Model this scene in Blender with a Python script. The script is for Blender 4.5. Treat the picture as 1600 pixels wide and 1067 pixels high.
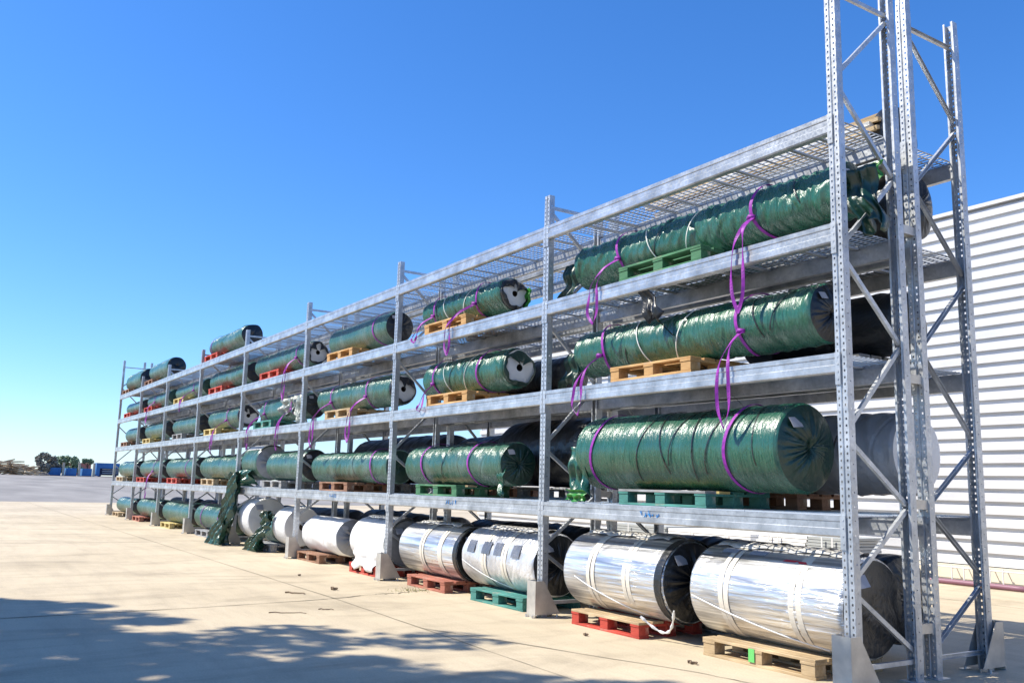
import bpy, bmesh, math, random
import numpy as np
from mathutils import Vector, Matrix

for o in list(bpy.data.objects):
    bpy.data.objects.remove(o, do_unlink=True)
S = bpy.context.scene
COL = S.collection
R = math.radians

# ------------------------------------------------------------------ camera
cam_d = bpy.data.cameras.new('camera')
cam = bpy.data.objects.new('camera', cam_d)
COL.objects.link(cam)
S.camera = cam
cam_d.sensor_width = 36.0
cam_d.lens = 36.0 * 1393.9 / 1600.0
cam_d.clip_start = 0.1
cam_d.clip_end = 3000
_r = Vector((0.54395011, 0.83872024, 0.0258193)).normalized()
_f = Vector((-0.83028853, 0.53352012, 0.16117455)).normalized()
_u = _r.cross(_f).normalized()
M = Matrix((( _r.x, _u.x, -_f.x, 4.1687), (_r.y, _u.y, -_f.y, -5.5169), (_r.z, _u.z, -_f.z, 1.3237), (0, 0, 0, 1)))
cam.matrix_world = M
S.render.resolution_x = 1024
S.render.resolution_y = 682

# ------------------------------------------------------------------ light
TO_SUN = Vector((-0.42, -0.70, 0.98)).normalized()
ELEV = math.asin(TO_SUN.z)
W = bpy.data.worlds.new('World')
S.world = W
W.use_nodes = True
nt = W.node_tree
sky = nt.nodes.new('ShaderNodeTexSky')
sky.sky_type = 'NISHITA'
sky.sun_disc = False
sky.sun_elevation = ELEV
sky.sun_rotation = math.atan2(TO_SUN.x, TO_SUN.y)
sky.altitude = 50
sky.air_density = 1.0
sky.dust_density = 0.3
sky.ozone_density = 4.0
bg = nt.nodes['Background']
bg.inputs['Strength'].default_value = 0.125
tint = nt.nodes.new('ShaderNodeMix'); tint.data_type = 'RGBA'; tint.blend_type = 'MULTIPLY'; tint.inputs['Factor'].default_value = 1
tint.inputs[7].default_value = (.80, .93, 1.17, 1)
hs = nt.nodes.new('ShaderNodeHueSaturation'); hs.inputs['Saturation'].default_value = 1.14
nt.links.new(sky.outputs[0], tint.inputs[6]); nt.links.new(tint.outputs[2], hs.inputs['Color']); nt.links.new(hs.outputs[0], bg.inputs['Color'])

sun_d = bpy.data.lights.new('sun', 'SUN')
sun_d.energy = 4.9
sun_d.angle = R(0.5)
sun_d.color = (1.0, 0.94, 0.82)
sun = bpy.data.objects.new('sun', sun_d)
COL.objects.link(sun)
sun.rotation_euler = TO_SUN.to_track_quat('Z', 'Y').to_euler()
S.view_settings.view_transform = 'Standard'
S.view_settings.look = 'None'
S.view_settings.gamma = 1
S.view_settings.exposure = 0.62
S.view_settings.use_curve_mapping = False

# ------------------------------------------------------------------ materials
def mat(name, base=(.5, .5, .5), rough=.5, metal=0.0, spec=.5, coat=0.0):
    m = bpy.data.materials.new(name)
    m.use_nodes = True
    b = m.node_tree.nodes['Principled BSDF']
    b.inputs['Base Color'].default_value = (*base, 1)
    b.inputs['Roughness'].default_value = rough
    b.inputs['Metallic'].default_value = metal
    b.inputs['Specular IOR Level'].default_value = spec
    b.inputs['Coat Weight'].default_value = coat
    b.inputs['Coat Roughness'].default_value = 0.12
    return m

def N(m, t, **kw):
    n = m.node_tree.nodes.new(t)
    for k, v in kw.items():
        if k in n.inputs:
            n.inputs[k].default_value = v
        else:
            setattr(n, k, v)
    return n

def LK(m, a, b):
    m.node_tree.links.new(a, b)

def noise_ramp(m, scale, stretch, c0, c1, p0=.35, p1=.65, detail=6, coord='Object', rough=.55, dist=0.0):
    tc = N(m, 'ShaderNodeTexCoord')
    mp = N(m, 'ShaderNodeMapping', Scale=stretch)
    nz = N(m, 'ShaderNodeTexNoise', Scale=scale, Detail=detail, Roughness=rough, Distortion=dist)
    rp = N(m, 'ShaderNodeValToRGB')
    LK(m, tc.outputs[coord], mp.inputs[0]); LK(m, mp.outputs[0], nz.inputs['Vector'])
    LK(m, nz.outputs['Fac'], rp.inputs[0])
    rp.color_ramp.elements[0].position = p0; rp.color_ramp.elements[0].color = (*c0, 1)
    rp.color_ramp.elements[1].position = p1; rp.color_ramp.elements[1].color = (*c1, 1)
    return mp, nz, rp

def bump(m, fac, strength, dist, prev=None):
    b = N(m, 'ShaderNodeBump', Strength=strength, Distance=dist)
    LK(m, fac, b.inputs['Height'])
    if prev: LK(m, prev.outputs[0], b.inputs['Normal'])
    LK(m, b.outputs[0], m.node_tree.nodes['Principled BSDF'].inputs['Normal'])
    return b

def BS(m): return m.node_tree.nodes['Principled BSDF']

def galv_mat(name, lo, hi, metal, r0, r1, world=False):
    m = mat(name, hi, .4, metal)
    mp, nz, rp = noise_ramp(m, 5, (1, 1, 1), lo, hi, .3, .7, 8)
    tc = N(m, 'ShaderNodeTexCoord')
    vo = N(m, 'ShaderNodeTexVoronoi', Scale=42)
    LK(m, tc.outputs['Object'], vo.inputs['Vector'])
    mx = N(m, 'ShaderNodeMix', data_type='RGBA', blend_type='MULTIPLY')
    mx.inputs['Factor'].default_value = .45
    LK(m, rp.outputs[0], mx.inputs[6])
    bw = N(m, 'ShaderNodeValToRGB')
    bw.color_ramp.elements[0].color = (.55, .56, .58, 1); bw.color_ramp.elements[1].color = (1, 1, 1, 1)
    LK(m, vo.outputs['Color'], bw.inputs[0]); LK(m, bw.outputs[0], mx.inputs[7])
    LK(m, mx.outputs[2], BS(m).inputs['Base Color'])
    mr = N(m, 'ShaderNodeMapRange', **{'To Min': r0, 'To Max': r1})
    LK(m, vo.outputs['Distance'], mr.inputs[0]); LK(m, mr.outputs[0], BS(m).inputs['Roughness'])
    bump(m, nz.outputs['Fac'], .15, .002)
    return m

G_UP = galv_mat('galvanised_upright', (.42, .44, .46), (.66, .68, .70), .6, .32, .5)
G_BEAM = galv_mat('galvanised_beam', (.30, .32, .34), (.64, .66, .68), .65, .28, .48)
G_WIRE = mat('galvanised_wire', (.55, .58, .62), .4, .6)
G_PLATE = mat('foot_plate_steel', (.50, .47, .42), .42, .55)
mp_, nz_, rp_ = noise_ramp(G_PLATE, 6, (1, 1, 1), (.40, .38, .35), (.62, .59, .53), .3, .7)
LK(G_PLATE, rp_.outputs[0], BS(G_PLATE).inputs['Base Color'])
BOLT = mat('bolt_zinc', (.6, .6, .6), .35, .8)
INK = mat('blue_marker_ink', (.02, .25, .62), .6)
REDINK = mat('red_marker_ink', (.6, .03, .04), .6)

def film_mat(name, lo, hi, rough, bumps=1.0, metal=0.0, streak=(16, 1.6, 1.6), spec=.6, dusty=None):
    m = mat(name, hi, rough, metal, spec)
    mp, nz, rp = noise_ramp(m, 2.2, (1, 1, 1), lo, hi, .3, .7, 4)
    last = rp.outputs[0]
    if dusty:
        mp2, nz2, rp2 = noise_ramp(m, 1.6, (2.5, 1, 1), (0, 0, 0), (1, 1, 1), .52, .78, 7)
        mx = N(m, 'ShaderNodeMix', data_type='RGBA')
        LK(m, rp2.outputs[0], mx.inputs['Factor'])
        LK(m, last, mx.inputs[6]); mx.inputs[7].default_value = (*dusty, 1)
        last = mx.outputs[2]
    LK(m, last, BS(m).inputs['Base Color'])
    mpA, nzA, rpA = noise_ramp(m, 1.6, streak, (0, 0, 0), (1, 1, 1), .3, .7, 5, dist=1.2)
    b1 = bump(m, nzA.outputs['Fac'], .55 * bumps, .03)
    tcl = N(m, 'ShaderNodeTexCoord'); nzl = N(m, 'ShaderNodeTexNoise', Scale=2.3, Detail=3); LK(m, tcl.outputs['Object'], nzl.inputs['Vector'])
    mrl = N(m, 'ShaderNodeMapRange', **{'From Min': .38, 'From Max': .62, 'To Min': .12, 'To Max': min(1, .85 * bumps)}); LK(m, nzl.outputs['Fac'], mrl.inputs[0]); LK(m, mrl.outputs[0], b1.inputs['Strength'])
    mpB, nzB, rpB = noise_ramp(m, 9, (streak[0] / 5, 1, 1), (0, 0, 0), (1, 1, 1), .3, .7, 6, dist=2.0)
    bump(m, nzB.outputs['Fac'], .35 * bumps, .012, b1)
    mr = N(m, 'ShaderNodeMapRange', **{'To Min': rough * .75, 'To Max': rough * 1.5})
    LK(m, nzB.outputs['Fac'], mr.inputs[0]); LK(m, mr.outputs[0], BS(m).inputs['Roughness'])
    return m

GREEN = film_mat('green_plastic_film', (.006, .064, .038), (.017, .118, .070), .25, 1.4, spec=1.0, dusty=(.04, .15, .11))
GREEN2 = film_mat('worn_green_plastic_film', (.012, .070, .046), (.036, .130, .092), .26, 1.5, spec=1.0, dusty=(.12, .19, .17))
BRIGHTGREEN = mat('thin_bright_green_film', (.03, .22, .025), .35)
BS(BRIGHTGREEN).inputs['Transmission Weight'].default_value = .15
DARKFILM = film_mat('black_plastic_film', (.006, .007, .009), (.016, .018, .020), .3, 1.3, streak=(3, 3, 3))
DARKGREEN = film_mat('dark_green_film', (.004, .022, .014), (.010, .05, .032), .28, 1.2, streak=(3, 3, 3))
DARKGREEN2 = film_mat('deep_green_film', (.008, .045, .030), (.020, .095, .062), .28, 1.6, streak=(6, 6, 2), spec=.9)
SILVER = film_mat('silver_film', (.40, .40, .40), (.88, .88, .88), .30, 1.15, metal=.78, streak=(.7, 9, 9))
_mp, _nz, _rp = noise_ramp(SILVER, 2.0, (.35, 8, 8), (.36, .36, .37), (.90, .90, .89), .38, .60, 8, dist=.4)
LK(SILVER, _rp.outputs[0], BS(SILVER).inputs['Base Color'])
DUSK = film_mat('dusky_film', (.07, .075, .09), (.22, .23, .26), .25, 1.6, streak=(7, 3, 3))
CLEAR = film_mat('crumpled_clear_film', (.34, .35, .37), (.84, .84, .85), .27, 2.0, metal=.4, streak=(7, 2.5, 2.5))
WHITEFILM = film_mat('white_film', (.66, .66, .65), (.80, .80, .79), .35, .6, streak=(5, 3, 3))
GREYFILM = film_mat('grey_film', (.20, .21, .23), (.34, .36, .38), .3, .9, streak=(4, 3, 3))
PALEFILM = film_mat('pale_wrinkled_film', (.42, .40, .37), (.66, .64, .60), .35, 1.6, streak=(6, 5, 5))
WHITEDISC = mat('white_roll_end', (.72, .72, .71), .55)
mp_, nz_, rp_ = noise_ramp(WHITEDISC, 4, (1, 1, 1), (.6, .6, .6), (.76, .76, .74), .3, .7)
LK(WHITEDISC, rp_.outputs[0], BS(WHITEDISC).inputs['Base Color'])
GREYDISC = mat('grey_roll_end', (.22, .23, .25), .5)
mp_, nz_, rp_ = noise_ramp(GREYDISC, 3, (1, 1, 1), (.10, .11, .13), (.30, .31, .33), .3, .7)
LK(GREYDISC, rp_.outputs[0], BS(GREYDISC).inputs['Base Color'])
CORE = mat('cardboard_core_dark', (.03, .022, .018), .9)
LABEL = mat('white_paper_label', (.75, .75, .76), .6)
GREYLABEL = mat('grey_paper_label', (.33, .34, .38), .6)
TAPE = mat('white_packing_tape', (.66, .61, .52), .35)
CORD = mat('white_cord', (.72, .72, .68), .5)
PURPLE = mat('purple_webbing', (.30, .018, .36), .55)
mp_, nz_, rp_ = noise_ramp(PURPLE, 30, (1, 1, 1), (.15, .010, .22), (.34, .022, .38), .3, .7)
LK(PURPLE, rp_.outputs[0], BS(PURPLE).inputs['Base Color'])

def wood_mat(name, lo, hi, rough=.75):
    m = mat(name, hi, rough)
    mp, nz, rp = noise_ramp(m, 3, (1.5, 14, 14), lo, hi, .3, .72, 8, dist=.6)
    mp2, nz2, rp2 = noise_ramp(m, 2.2, (1, 1, 1), (.55, .53, .5), (1, 1, 1), .3, .6, 8)
    mx = N(m, 'ShaderNodeMix', data_type='RGBA', blend_type='MULTIPLY')
    mx.inputs['Factor'].default_value = .8
    LK(m, rp.outputs[0], mx.inputs[6]); LK(m, rp2.outputs[0], mx.inputs[7])
    mp3, nz3, rp3 = noise_ramp(m, 2.6, (1, 3, 3), (0, 0, 0), (1, 1, 1), .55, .66, 9, rough=.7)
    mw = N(m, 'ShaderNodeMath', operation='MULTIPLY'); LK(m, rp3.outputs[0], mw.inputs[0]); mw.inputs[1].default_value = .6
    mz = N(m, 'ShaderNodeMix', data_type='RGBA'); LK(m, mw.outputs[0], mz.inputs['Factor'])
    LK(m, mx.outputs[2], mz.inputs[6]); mz.inputs[7].default_value = (.40, .34, .26, 1)
    LK(m, mz.outputs[2], BS(m).inputs['Base Color'])
    bump(m, nz.outputs['Fac'], .35, .004)
    return m
PAL = {
 'pale': wood_mat('bare_pine', (.36, .25, .13), (.62, .47, .28)),
 'orange': wood_mat('orange_pine', (.45, .24, .08), (.68, .42, .18)),
 'red': wood_mat('red_painted_wood', (.38, .035, .02), (.62, .085, .05)),
 'brick': wood_mat('faded_red_wood', (.32, .10, .06), (.52, .20, .13)),
 'brown': wood_mat('brown_wood', (.20, .10, .055), (.38, .20, .12)),
 'teal': wood_mat('teal_painted_wood', (.03, .15, .13), (.09, .32, .27)),
 'green': wood_mat('green_painted_wood', (.03, .13, .06), (.09, .27, .13)),
 'grey': wood_mat('weathered_grey_wood', (.16, .16, .16), (.40, .41, .42)),
 'yellow': wood_mat('yellow_wood', (.48, .36, .12), (.72, .58, .25)),
}
CONC = mat('sunlit_concrete', (.45, .38, .27), .85)
mp_, nz_, rp_ = noise_ramp(CONC, .22, (1, 1.4, 1), (.45, .37, .25), (.60, .50, .35), .3, .7, 8)
mp2_, nz2_, rp2_ = noise_ramp(CONC, 1.6, (.5, 2.2, 1), (.72, .72, .74), (1.05, 1.05, 1.05), .28, .56, 10, rough=.7)
mp3_, nz3_, rp3_ = noise_ramp(CONC, 60, (1, 1, 1), (.80, .80, .80), (1.1, 1.1, 1.1), .3, .7, 3)
mxA = N(CONC, 'ShaderNodeMix', data_type='RGBA', blend_type='MULTIPLY'); mxA.inputs['Factor'].default_value = .55
mxB = N(CONC, 'ShaderNodeMix', data_type='RGBA', blend_type='MULTIPLY'); mxB.inputs['Factor'].default_value = .6
LK(CONC, rp_.outputs[0], mxA.inputs[6]); LK(CONC, rp2_.outputs[0], mxA.inputs[7])
LK(CONC, mxA.outputs[2], mxB.inputs[6]); LK(CONC, rp3_.outputs[0], mxB.inputs[7])
LK(CONC, mxB.outputs[2], BS(CONC).inputs['Base Color'])
mp4_, nz4_, rp4_ = noise_ramp(CONC, .9, (1, .25, 1), (.66, .65, .64), (1, 1, 1), .33, .50, 9, rough=.65, dist=1.5)
mxC = N(CONC, 'ShaderNodeMix', data_type='RGBA', blend_type='MULTIPLY'); mxC.inputs['Factor'].default_value = .7
LK(CONC, mxB.outputs[2], mxC.inputs[6]); LK(CONC, rp4_.outputs[0], mxC.inputs[7])
LK(CONC, mxC.outputs[2], BS(CONC).inputs['Base Color'])
bump(CONC, nz3_.outputs['Fac'], .25, .004)
ASPH = mat('worn_asphalt', (.26, .25, .25), .9)
mp_, nz_, rp_ = noise_ramp(ASPH, .16, (.5, 1.8, 1), (.17, .158, .145), (.30, .28, .255), .3, .68, 10)
LK(ASPH, rp_.outputs[0], BS(ASPH).inputs['Base Color'])
DARKJ = mat('dirt_filled_joint', (.21, .18, .13), .95)
SAND = mat('dry_earth', (.34, .31, .25), .95)
SIDING = mat('white_steel_siding', (.74, .735, .72), .38, 0, .4)
mp_, nz_, rp_ = noise_ramp(SIDING, .9, (.6, 1, 2), (.54, .54, .545), (.66, .66, .66), .3, .7, 8)
LK(SIDING, rp_.outputs[0], BS(SIDING).inputs['Base Color'])
GROOVE = mat('grey_siding_seam', (.30, .31, .34), .5)
CREAM = mat('cream_plinth', (.66, .60, .47), .8)
PIPE = mat('mauve_hose', (.22, .10, .14), .5)
BLUECAP = mat('blue_plastic', (.01, .22, .62), .4)
BLUEBOX = mat('blue_painted_steel', (.015, .12, .46), .5)
mp_, nz_, rp_ = noise_ramp(BLUEBOX, .8, (1, 1, 1), (.02, .12, .33), (.035, .19, .45), .3, .7)
LK(BLUEBOX, rp_.outputs[0], BS(BLUEBOX).inputs['Base Color'])
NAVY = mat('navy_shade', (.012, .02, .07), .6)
REDW = mat('brick_red_render', (.45, .17, .13), .8)
SANDW = mat('sand_render', (.5, .42, .33), .85)
LOG = mat('dry_branches', (.30, .23, .15), .9)
mp_, nz_, rp_ = noise_ramp(LOG, .7, (1, 1, 1), (.17, .11, .06), (.70, .57, .38), .35, .62)
LK(LOG, rp_.outputs[0], BS(LOG).inputs['Base Color'])
BARK = mat('bark', (.12, .09, .06), .9)
LEAF = mat('tree_leaves', (.05, .085, .025), .55)
mp_, nz_, rp_ = noise_ramp(LEAF, .9, (1, 1, 1), (.035, .06, .018), (.085, .13, .04), .3, .7)
LK(LEAF, rp_.outputs[0], BS(LEAF).inputs['Base Color'])
LEAFB = mat('hazed_brown_leaves', (.27, .25, .20), .7)  # brown paled in the colour itself to stand in for distance haze
LEAFD = mat('hazed_green_leaves', (.20, .27, .16), .8)  # green lightened to imitate the washed-out look of distance
GRASS = mat('dry_weed_grass', (.22, .22, .06), .8)
WHITEPANEL = mat('white_panel_sheet', (.78, .78, .77), .4)
GREYPANEL = mat('grey_panel_edge', (.36, .38, .38), .6)
TWIG = mat('twig_wood', (.16, .11, .07), .9)

# ------------------------------------------------------------------ helpers
rng = np.random.default_rng(7)
random.seed(7)

def link(name, me, m=None, parent=None, loc=(0, 0, 0), rot=(0, 0, 0)):
    o = bpy.data.objects.new(name, me)
    COL.objects.link(o)
    if m is not None and not me.materials:
        me.materials.append(m)
    if parent is not None:
        o.parent = parent
    o.location = loc
    o.rotation_euler = rot
    return o

def tag(o, label=None, cat=None, group=None, kind=None):
    if label: o['label'] = label
    if cat: o['category'] = cat
    if group: o['group'] = group
    if kind: o['kind'] = kind
    return o

def empty(name, loc=(0, 0, 0), rot=(0, 0, 0)):
    o = bpy.data.objects.new(name, None)
    COL.objects.link(o)
    o.location = loc
    o.rotation_euler = rot
    o.empty_display_size = .1
    return o

class MB:
    def __init__(s): s.v = []; s.f = []
    def add(s, vs, fs):
        n = len(s.v)
        s.v += [tuple(v) for v in vs]
        s.f += [tuple(i + n for i in f) for f in fs]
    def box(s, x0, x1, y0, y1, z0, z1):
        s.add([(x0, y0, z0), (x1, y0, z0), (x1, y1, z0), (x0, y1, z0), (x0, y0, z1), (x1, y0, z1), (x1, y1, z1), (x0, y1, z1)],
              [(3, 2, 1, 0), (4, 5, 6, 7), (0, 1, 5, 4), (1, 2, 6, 5), (2, 3, 7, 6), (3, 0, 4, 7)])
    def bar(s, a, b, w, h, up=(0, 0, 1)):
        a, b = Vector(a), Vector(b); d = (b - a).normalized()
        upv = Vector(up)
        sd = d.cross(upv)
        if sd.length < 1e-4: sd = d.cross(Vector((1, 0, 0)))
        sd.normalize(); u2 = sd.cross(d)
        vs = []
        for p in (a, b):
            for i, j in ((-1, -1), (1, -1), (1, 1), (-1, 1)):
                vs.append(p + sd * (i * w / 2) + u2 * (j * h / 2))
        s.add(vs, [(0, 1, 2, 3), (7, 6, 5, 4), (1, 0, 4, 5), (2, 1, 5, 6), (3, 2, 6, 7), (0, 3, 7, 4)])
    def tube(s, pts, r, n=8, cap=True):
        pts = [Vector(p) for p in pts]
        rr = r if isinstance(r, (list, tuple)) else [r] * len(pts)
        base = len(s.v); prev = None
        for i, p in enumerate(pts):
            d = (pts[min(i + 1, len(pts) - 1)] - pts[max(i - 1, 0)]).normalized()
            if prev is None:
                a = d.orthogonal().normalized()
            else:
                a = (prev - d * prev.dot(d)).normalized()
            prev = a; b = d.cross(a)
            for k in range(n):
                t = 2 * math.pi * k / n
                s.v.append(tuple(p + (a * math.cos(t) + b * math.sin(t)) * rr[i]))
        for i in range(len(pts) - 1):
            for k in range(n):
                s.f.append((base + i * n + k, base + i * n + (k + 1) % n, base + (i + 1) * n + (k + 1) % n, base + (i + 1) * n + k))
        if cap:
            s.f.append(tuple(base + k for k in range(n))[::-1])
            s.f.append(tuple(base + (len(pts) - 1) * n + k for k in range(n)))
    def mesh(s, name, m=None, smooth=False, solid=None, bev=None, recalc=True):
        me = bpy.data.meshes.new(name)
        me.from_pydata(s.v, [], s.f)
        if solid or bev or recalc:
            bm = bmesh.new(); bm.from_mesh(me)
            if solid:
                bmesh.ops.remove_doubles(bm, verts=bm.verts, dist=1e-5)
                bmesh.ops.recalc_face_normals(bm, faces=bm.faces)
                bmesh.ops.solidify(bm, geom=bm.faces[:], thickness=solid)
            if bev:
                bmesh.ops.bevel(bm, geom=bm.edges[:], offset=bev, segments=1, affect='EDGES')
            bmesh.ops.recalc_face_normals(bm, faces=bm.faces)
            bm.to_mesh(me); bm.free()
        if smooth:
            me.polygons.foreach_set('use_smooth', [True] * len(me.polygons))
        if m: me.materials.append(m)
        return me
    def obj(s, name, m, parent=None, loc=(0, 0, 0), rot=(0, 0, 0), **kw):
        return link(name, s.mesh(name, m, **kw), None, parent, loc, rot)

def grid_mesh(name, P, m, closed=False, smooth=True, solid=None):
    """P: (nu, nv, 3) array; closed in v direction if closed"""
    nu, nv, _ = P.shape
    idx = np.arange(nu * nv).reshape(nu, nv)
    if closed:
        a = idx[:-1]; b = idx[1:]
        f = np.stack([a, np.roll(a, -1, 1), np.roll(b, -1, 1), b], -1).reshape(-1, 4)
    else:
        f = np.stack([idx[:-1, :-1], idx[:-1, 1:], idx[1:, 1:], idx[1:, :-1]], -1).reshape(-1, 4)
    me = bpy.data.meshes.new(name)
    me.from_pydata(P.reshape(-1, 3).tolist(), [], f.tolist())
    bm = bmesh.new(); bm.from_mesh(me)
    bmesh.ops.remove_doubles(bm, verts=bm.verts, dist=1e-6)
    bmesh.ops.recalc_face_normals(bm, faces=bm.faces)
    if solid:
        bmesh.ops.solidify(bm, geom=bm.faces[:], thickness=solid)
    bm.to_mesh(me); bm.free()
    if smooth:
        me.polygons.foreach_set('use_smooth', [True] * len(me.polygons))
    if m: me.materials.append(m)
    return me

# ------------------------------------------------------------------ ground
b = MB(); b.box(-46.8, 60, -70, 60, -.3, 0)
tag(b.obj('concrete_yard', CONC), kind='structure', label='sunlit pale concrete yard in front of the rack')
XS = [-46.8, -60, -85, -115, -160, -260, -900]
def ghz(x): return 0.0 if x > -46.8 else min(1.42, (-46.8 - x) * .0125)
P = np.array([[(x, y, ghz(x) - .004) for y in np.linspace(-500, 500, 40)] for x in XS])
tag(link('asphalt_lot', grid_mesh('asphalt_lot', P, ASPH, smooth=False)), kind='structure', label='grey asphalt lot beyond the concrete yard')
P = np.array([[(x, y, -.35) for y in (-1500, 1500)] for x in (-1500, 1500)], float)
tag(link('ground', grid_mesh('ground', P, SAND, smooth=False)), kind='structure', label='dry earth plain round the yard')

def strip(name, pts, w, m, z=.004, jit=0.0, label=None):
    P = []
    for i, p in enumerate(pts):
        a = Vector(pts[max(i - 1, 0)]); c = Vector(pts[min(i + 1, len(pts) - 1)])
        d = (c - a).normalized(); n = Vector((-d.y, d.x))
        ww = w * (1 + jit * random.uniform(-.8, .8)) / 2
        P.append([(p[0] + n.x * ww, p[1] + n.y * ww, z), (p[0] - n.x * ww, p[1] - n.y * ww, z)])
    o = link(name, grid_mesh(name, np.array(P), m, smooth=False))
    tag(o, label, None, None, 'structure')
    return o
def lerp_path(pts, n, jit):
    out = []
    for (x0, y0), (x1, y1) in zip(pts[:-1], pts[1:]):
        for k in range(n):
            t = k / n
            out.append((x0 + (x1 - x0) * t + random.uniform(-jit, jit), y0 + (y1 - y0) * t + random.uniform(-jit, jit)))
    out.append(pts[-1]); return out
strip('slab_joint', lerp_path([(-5.4, -9.5), (-5.61, -4.8), (-5.68, -3.06), (-5.84, -1.75), (-5.95, -1.2)], 10, .006), .02, DARKJ, jit=.7, label='dark joint crossing the yard in front of the rack')
strip('ground_crack', lerp_path([(-5.95, -1.2), (-6.12, -.75), (-6.10, -.5), (-6.28, -.1), (-6.5, .3)], 8, .03), .022, DARKJ, jit=1.0, label='jagged crack running on from the joint to the rack')
strip('slab_joint', lerp_path([(-5.9, -1.4), (-3.03, -1.49), (.5, -1.6)], 14, .004), .008, DARKJ, jit=.6, label='fine joint running along the front of the near bays')
strip('slab_joint', lerp_path([(-5.9, -1.4), (-20, -1.35), (-46, -1.3)], 14, .004), .012, DARKJ, jit=.6, label='fine joint running along the front of the far bays')
strip('slab_joint', lerp_path([(-16, -30), (-16, -1), (-16, 8)], 14, .004), .02, DARKJ, jit=.6, label='cross joint in the middle of the yard')
strip('slab_joint', lerp_path([(-28, -30), (-28, -1), (-28, 8)], 14, .004), .02, DARKJ, jit=.6, label='cross joint near the far end of the rack')
strip('slab_joint', lerp_path([(-3.6, -1.48), (-.9, -.55), (-.4, -.45)], 8, .01), .012, DARKJ, jit=.6, label='fine diagonal crack beside the nearest pallet')
strip('slab_joint', lerp_path([(-12, 6.3), (6, 5.9)], 10, .01), .02, DARKJ, jit=.6, label='joint between the rack and the white wall')

# ------------------------------------------------------------------ rack
L = 3.8
NB = 8
Z = [1.182, 2.36, 3.347, 4.21]
Y0, Y1, Y2, Y3 = 0.0, 0.765, 0.935, 1.70      # outer faces of uprights: front rack 0..Y1, rear rack Y2..Y3
UW, UD = .088, .07

def upright_mesh(h, name):
    b = MB()
    # profile along X (0..UW) with depth y ; face at y=0 with central groove
    prof = [(.012, UD), (.012, UD - .001), (0, UD - .012), (0, 0), (.034, 0), (.038, .006), (.050, .006), (.054, 0), (UW, 0), (UW, UD - .012), (UW - .012, UD)]
    prof = [(.018, UD), (0, UD), (0, 0), (.034, 0), (.038, .007), (.050, .007), (.054, 0), (UW, 0), (UW, UD), (UW - .018, UD)]
    pitch = .05
    n = int(h / pitch)
    for i in range(len(prof) - 1):
        (xa, ya), (xb, yb) = prof[i], prof[i + 1]
        holes = (i in (2, 6))
        side = (i in (1, 7))
        if not holes and not side:
            b.add([(xa, ya, 0), (xb, yb, 0), (xb, yb, h), (xa, ya, h)], [(0, 1, 2, 3)])
            continue
        step = pitch if holes else pitch * 2
        nn = int(h / step)
        for k in range(nn):
            z0 = k * step; z1 = z0 + step if k < nn - 1 else h
            zc = z0 + step / 2
            if holes:
                c = (xa + xb) / 2; hw = .0065; hh = .0085
                o = [(xa, z0), (xb, z0), (xb, z1), (xa, z1)]
                q = [(c - hw, zc - hh), (c + hw, zc - hh), (c + hw, zc + hh), (c - hw, zc + hh)]
                vs = [(x, ya, z) for x, z in o + q]
            else:
                c = (ya + yb) / 2; hw = .005; hh = .005
                o = [(ya, z0), (yb, z0), (yb, z1), (ya, z1)]
                s = 1 if yb > ya else -1
                q = [(c - s * hw, zc - hh), (c + s * hw, zc - hh), (c + s * hw, zc + hh), (c - s * hw, zc + hh)]
                vs = [(xa, y, z) for y, z in o + q]
            b.add(vs, [(0, 1, 5, 4), (1, 2, 6, 5), (2, 3, 7, 6), (3, 0, 4, 7)])
    return b.mesh(name, G_UP, solid=-.0022)

UP_T = upright_mesh(5.48, 'upright')
UP_S = upright_mesh(4.57, 'upright')
# brace: thin C channel
def brace_mesh(a, c, name='brace', w=.034, d=.026):
    b = MB()
    a = Vector(a); c = Vector(c); dr = (c - a).normalized()
    sx = Vector((1, 0, 0)); n = dr.cross(sx).normalized()
    pts = [(-d / 2, w / 2), (d / 2, w / 2), (d / 2, -w / 2), (-d / 2, -w / 2)]
    vs = []
    for p in (a, c):
        for x, y in pts: vs.append(p + sx * x + n * y)
    b.add(vs, [(0, 1, 5, 4), (1, 2, 6, 5), (2, 3, 7, 6)])
    return b.mesh(name, G_UP, solid=.0025)
fy, ry = .06, .705
nodes_r = [.2, 1.25, 2.48, 3.83, 5.2]
nodes_f = [.69, 1.77, 3.14, 4.5]
BR = {'T': [], 'S': []}
def seqm(top, key):
    segs = [((fy, .14), (ry, .14))]
    seq = []
    for i in range(4):
        seq += [(ry, nodes_r[i] + (.03 if i else 0)), (fy, nodes_f[i] - .04)]
        segs.append(((ry, nodes_r[i] + .02), (fy, nodes_f[i] - .05)))
        segs.append(((fy, nodes_f[i] + .05), (ry, nodes_r[i + 1] - .02)))
    if key == 'S':
        segs = segs[:7]
        segs.append(((ry, 3.85), (fy, 4.38)))
        segs.append(((fy, 4.44), (ry, 4.44)))
    else:
        segs.append(((fy, 5.24), (ry, 5.24)))
    for a, c in segs:
        BR[key].append(brace_mesh((UW / 2, a[0], a[1]), (UW / 2, c[0], c[1])))
seqm(5.48, 'T'); seqm(4.57, 'S')
# base plate + protector
b = MB(); b.box(-.03, UW + .03, -.03, UD + .05, 0, .006)
BASE = b.mesh('base_plate', G_UP)
b = MB()
pw = .155; hgt = .37
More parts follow.
